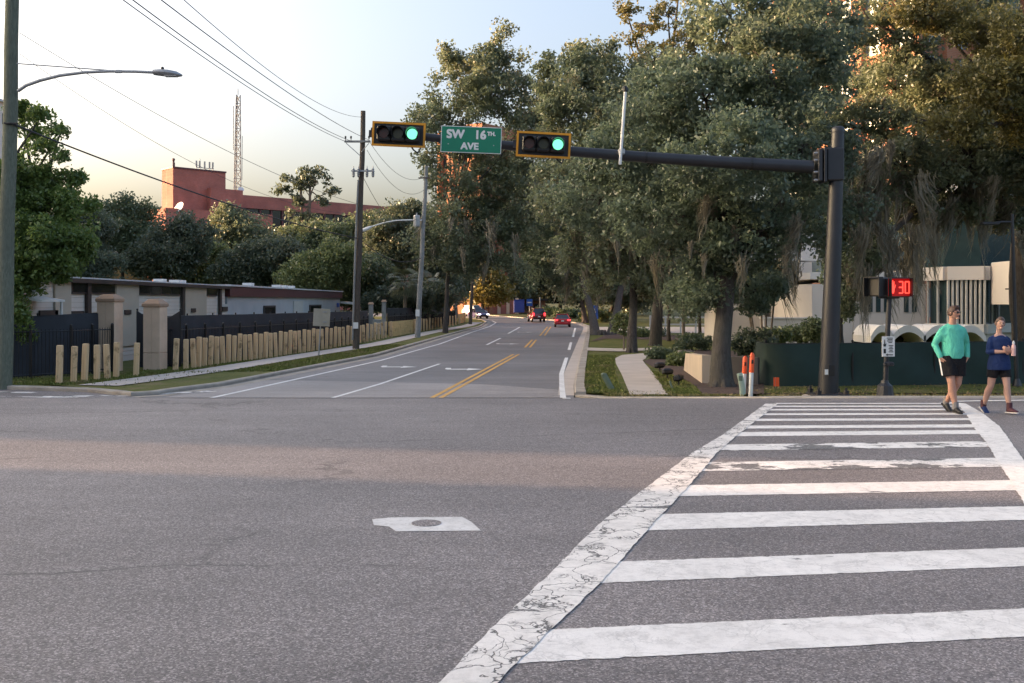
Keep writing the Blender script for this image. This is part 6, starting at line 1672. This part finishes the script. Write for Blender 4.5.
    for q, sg_ in (('r', -1), ('l', 1)):
        sj = Vector(J['sho' + q]); nk = Vector((sg_ * .045, .012, sh['shirt'][-1][2] - .02)); ra = sh['arm'][0]
        s_.tube([W(nk), W(nk.lerp(sj, .5) + Vector((0, 0, .004))), W(sj + Vector((0, 0, .012)))], [ra * .95, ra * 1.05, ra * 1.08], 12)
        s_.ball(tuple(W(sj + Vector((-sg_ * .03, 0, -.06)))), (ra * 1.5,) * 3, 12, 8)
    remesh_obj('jersey', s_, .010, M['mint' if man else 'navy'], t, 10)
    # shorts
    s_ = MB(); torso(s_, sh['shorts'])
    for q in ('r', 'l'):
        hq = Vector(J['hip' + q]); kq = Vector(J['knee' + q]); end = hq.lerp(kq, sh['short_len'])
        s_.tube([W(hq + Vector((0, 0, .03))), W(hq.lerp(end, .5)), W(end)], [lr[0] + (.03 if man else .016), lr[0] + (.032 if man else .014), lr[0] + (.028 if man else .008)], 16)
    so_ = remesh_obj('shorts', s_, .010, M['black_cloth'], t, 3)
    if man:
        m2 = MB(); hq = Vector(J['hipr']); end = hq.lerp(Vector(J['kneer']), sh['short_len'] * .95); r_ = lr[0] + .036
        m2.plate([W(hq + Vector((-r_, -.02, .0))), W(hq + Vector((-r_, .02, .0))), W(end + Vector((-r_ - .004, .02, 0))), W(end + Vector((-r_ - .004, -.02, 0)))], Rz @ Vector((-.004, 0, 0))); obj('side_stripe', m2, M['white'], so_)
    # socks and shoes
    for q in ('r', 'l'):
        a = Vector(J['ank' + q]); toe = Vector(J['toe' + q]); hd_ = (toe - a); fl = Vector((hd_.x, hd_.y, 0)).normalized(); up = Vector((0, 0, 1)); pit = sh['pitch'][q]
        f3 = (fl * math.cos(pit) - up * math.sin(pit)); u3 = (up * math.cos(pit) + fl * math.sin(pit)); sd = fl.cross(up)
        heel = a - u3 * .075 - f3 * .045
        S = lambda x, y, z: W(heel + f3 * x + sd * y + u3 * z)
        m2 = MB(); m2.tube([W(a + Vector((0, 0, .10))), W(a), S(.05, 0, .045)], [lr[2] + .008, lr[2] + .012, .045], 12); obj('sock', m2, M['sock' if man else 'shoe_mix'], t, smooth=True)
        m2 = MB(); m2.tube([S(-.02, 0, .035), S(.03, 0, .045), S(.10, 0, .045), S(.17, 0, .032), S(.235, 0, .022), S(.262, 0, .016)], [.026, .040, .043, .046, .038, .012], 14, ry=[.03, .046, .044, .03, .02, .008], side=Rz @ sd)
        m2.tube([S(.035, 0, .04), S(.03, 0, .095)], [.045, .040], 12)
        sho = remesh_obj('shoe', m2, .007, M['shoe_black' if man else ('shoe_mix' if q == 'l' else 'navy')], t, 2)
        m2 = MB(); pl = [(-.045, -.022), (-.03, -.038), (.06, -.040), (.16, -.047), (.22, -.040), (.265, -.014), (.265, .014), (.22, .040), (.16, .047), (.06, .040), (-.03, .038), (-.045, .022)]
        m2.plate([S(x, y, -.004) for x, y in pl], Rz @ (u3 * .018)); obj('sole', m2, M['sole' if not man else 'shoe_black'], sho)
    return t
mx, my = at(952.5, 17.3), 17.3
Jm = dict(head=(.0, -.03, 1.715), hipr=(-.105, 0, .93), hipl=(.105, 0, .93), kneer=(-.075, -.10, .50), kneel=(.085, -.02, .50), ankr=(-.015, -.12, .085), ankl=(.03, .26, .135), toer=(-.02, -.34, .03), toel=(.035, .06, .03),
          shor=(-.185, .0, 1.40), shol=(.185, .0, 1.40), elbr=(-.292, .06, 1.165), elbl=(.292, .06, 1.165), wrir=(-.245, -.05, .945), wril=(.245, -.05, .945))
sm = dict(torso=[(0, 0, .88, .165, .12), (0, 0, .97, .18, .13), (0, -.01, 1.1, .178, .14), (0, -.005, 1.25, .185, .13), (0, 0, 1.38, .195, .12), (0, .01, 1.47, .17, .10), (0, .01, 1.53, .08, .07)],
          neck=[(0, .015, 1.47, .068, .068), (0, .0, 1.56, .060, .062), (0, -.01, 1.66, .058, .06)], head_r=.105, head_turn=R(28), leg=(.098, .062, .043), arm=(.058, .044, .031),
          hand_dir=dict(r=(.55, -.05, -1), l=(-.55, -.05, -1)), palm_n=dict(r=(1, .1, 0), l=(-1, .1, 0)), thumb=dict(r=1, l=-1),
          shirt=[(0, 0, .925, .188, .145), (0, 0, .945, .194, .15), (0, -.015, 1.06, .188, .15), (0, -.01, 1.2, .188, .142), (0, 0, 1.34, .202, .132), (0, .005, 1.42, .20, .12), (0, .01, 1.475, .15, .10), (0, .01, 1.51, .09, .085)],
          sleeve=dict(r=.93, l=.93), shorts=[(0, 0, .80, .185, .14), (0, 0, .90, .19, .145), (0, 0, 1.0, .186, .14)], short_len=.72, pitch=dict(r=R(2), l=R(28)))
person('man in a mint green long-sleeved jersey, black shorts and sunglasses walking across the striped crosswalk', (mx, my, .012), R(6), 1.83, Jm, sm, 'man')
wx, wy = at(999, 17.2), 17.2
Jw = dict(head=(.005, -.03, 1.535), hipr=(-.085, 0, .84), hipl=(.085, 0, .84), kneer=(-.12, .05, .46), kneel=(.085, -.10, .46), ankr=(-.165, .20, .10), ankl=(.105, -.14, .085), toer=(-.18, .0, .03), toel=(.125, -.36, .03),
          shor=(-.148, .0, 1.248), shol=(.148, .0, 1.248), elbr=(-.215, -.05, 1.05), elbl=(.215, -.06, 1.06), wrir=(.0, -.185, 1.055), wril=(.075, -.215, 1.075))
sw_ = dict(torso=[(0, 0, .80, .15, .11), (0, 0, .88, .155, .11), (0, 0, 1.0, .13, .095), (0, -.005, 1.15, .14, .105), (0, -.005, 1.24, .15, .105), (0, .005, 1.31, .135, .085), (0, .01, 1.36, .065, .055)],
           neck=[(0, .01, 1.32, .052, .052), (0, .0, 1.40, .046, .048), (0, -.01, 1.48, .045, .047)], head_r=.097, head_turn=R(-14), head_tilt=R(6), leg=(.083, .054, .038), arm=(.044, .036, .025),
           hand_dir=dict(r=(1, -.15, .05), l=(-.75, -.2, .25)), palm_n=dict(r=(.05, .5, .2), l=(.0, .6, .1)), thumb=dict(r=-1, l=-1),
           shirt=[(0, 0, .735, .196, .15), (0, 0, .75, .20, .152), (0, 0, .86, .192, .146), (0, -.005, 1.02, .158, .125), (0, -.01, 1.17, .16, .128), (0, 0, 1.255, .163, .112), (0, .01, 1.30, .12, .09), (0, .01, 1.335, .075, .072)],
           sleeve=dict(r=.30, l=.55), shorts=[(0, 0, .74, .155, .12), (0, 0, .84, .158, .12), (0, 0, .9, .15, .115)], short_len=.62, pitch=dict(r=R(24), l=R(-4)))
person('woman in a navy jersey and black shorts walking with folded arms and a bottle', (wx, wy, .012), R(4), 1.65, Jw, sw_, 'woman')
Rw = Matrix.Rotation(R(4), 3, 'Z'); bo = Vector((wx, wy, .012)) + Rw @ Vector((.115, -.245, .985))
bt = thing('drink_bottle', 'pink and white drink bottle held upright by the woman in navy', 'bottle', bo)
mb = MB(); mb.lathe(bo, [(.0, 0), (.033, .002), (.036, .02), (.036, .15), (.030, .18), (.018, .20), (.018, .205)], 16); obj('bottle_body', mb, M['bottle'], bt, smooth=True)
mb = MB(); mb.lathe(bo + Vector((0, 0, .205)), [(.021, 0), (.021, .03), (.012, .036), (.01, .055), (0, .056)], 14); obj('cap', mb, M['white'], bt, smooth=True)

# ================================================================== CAMERA, SKY, SUN
cam = bpy.data.cameras.new('camera'); co = bpy.data.objects.new('camera', cam); C.objects.link(co)
cam.sensor_width = 36; cam.lens = FPX / 1024 * 36; cam.clip_start = .1; cam.clip_end = 3000
cam.shift_y = -(341.5 - HY) / 1024
co.location = (0, 0, CAMZ); co.rotation_euler = (R(90), 0, 0)
bpy.context.scene.camera = co
SUN = Vector((-.985, .175, 0)).normalized(); EL = R(7.0)
SUN = Vector((SUN.x * math.cos(EL), SUN.y * math.cos(EL), math.sin(EL)))
sl = bpy.data.lights.new('sun', 'SUN'); sl.energy = 2.0; sl.angle = R(.55); sl.color = (1.0, .60, .33)
so2 = bpy.data.objects.new('sun', sl); C.objects.link(so2); so2.rotation_euler = SUN.to_track_quat('Z', 'Y').to_euler(); so2.location = (-40, 0, 40)
w = bpy.data.worlds.new('World'); bpy.context.scene.world = w; w.use_nodes = True
nt = w.node_tree; sky = nt.nodes.new('ShaderNodeTexSky'); sky.sky_type = 'NISHITA'; sky.sun_disc = False
sky.sun_elevation = EL; sky.sun_rotation = math.atan2(SUN.x, SUN.y); sky.altitude = 30; sky.air_density = .62; sky.dust_density = 9.5; sky.ozone_density = .5
bg = nt.nodes['Background']; bg.inputs['Strength'].default_value = .15; nt.links.new(sky.outputs[0], bg.inputs['Color'])
vs = bpy.context.scene.view_settings; vs.view_transform = 'Standard'; vs.look = 'None'; vs.gamma = 1; vs.exposure = 2.66; vs.use_curve_mapping = False
cy = bpy.context.scene.cycles
try:
    cy.use_denoising = True; cy.max_bounces = 8; cy.transparent_max_bounces = 8; cy.diffuse_bounces = 5; cy.glossy_bounces = 3; cy.caustics_reflective = False; cy.caustics_refractive = False
except Exception: pass
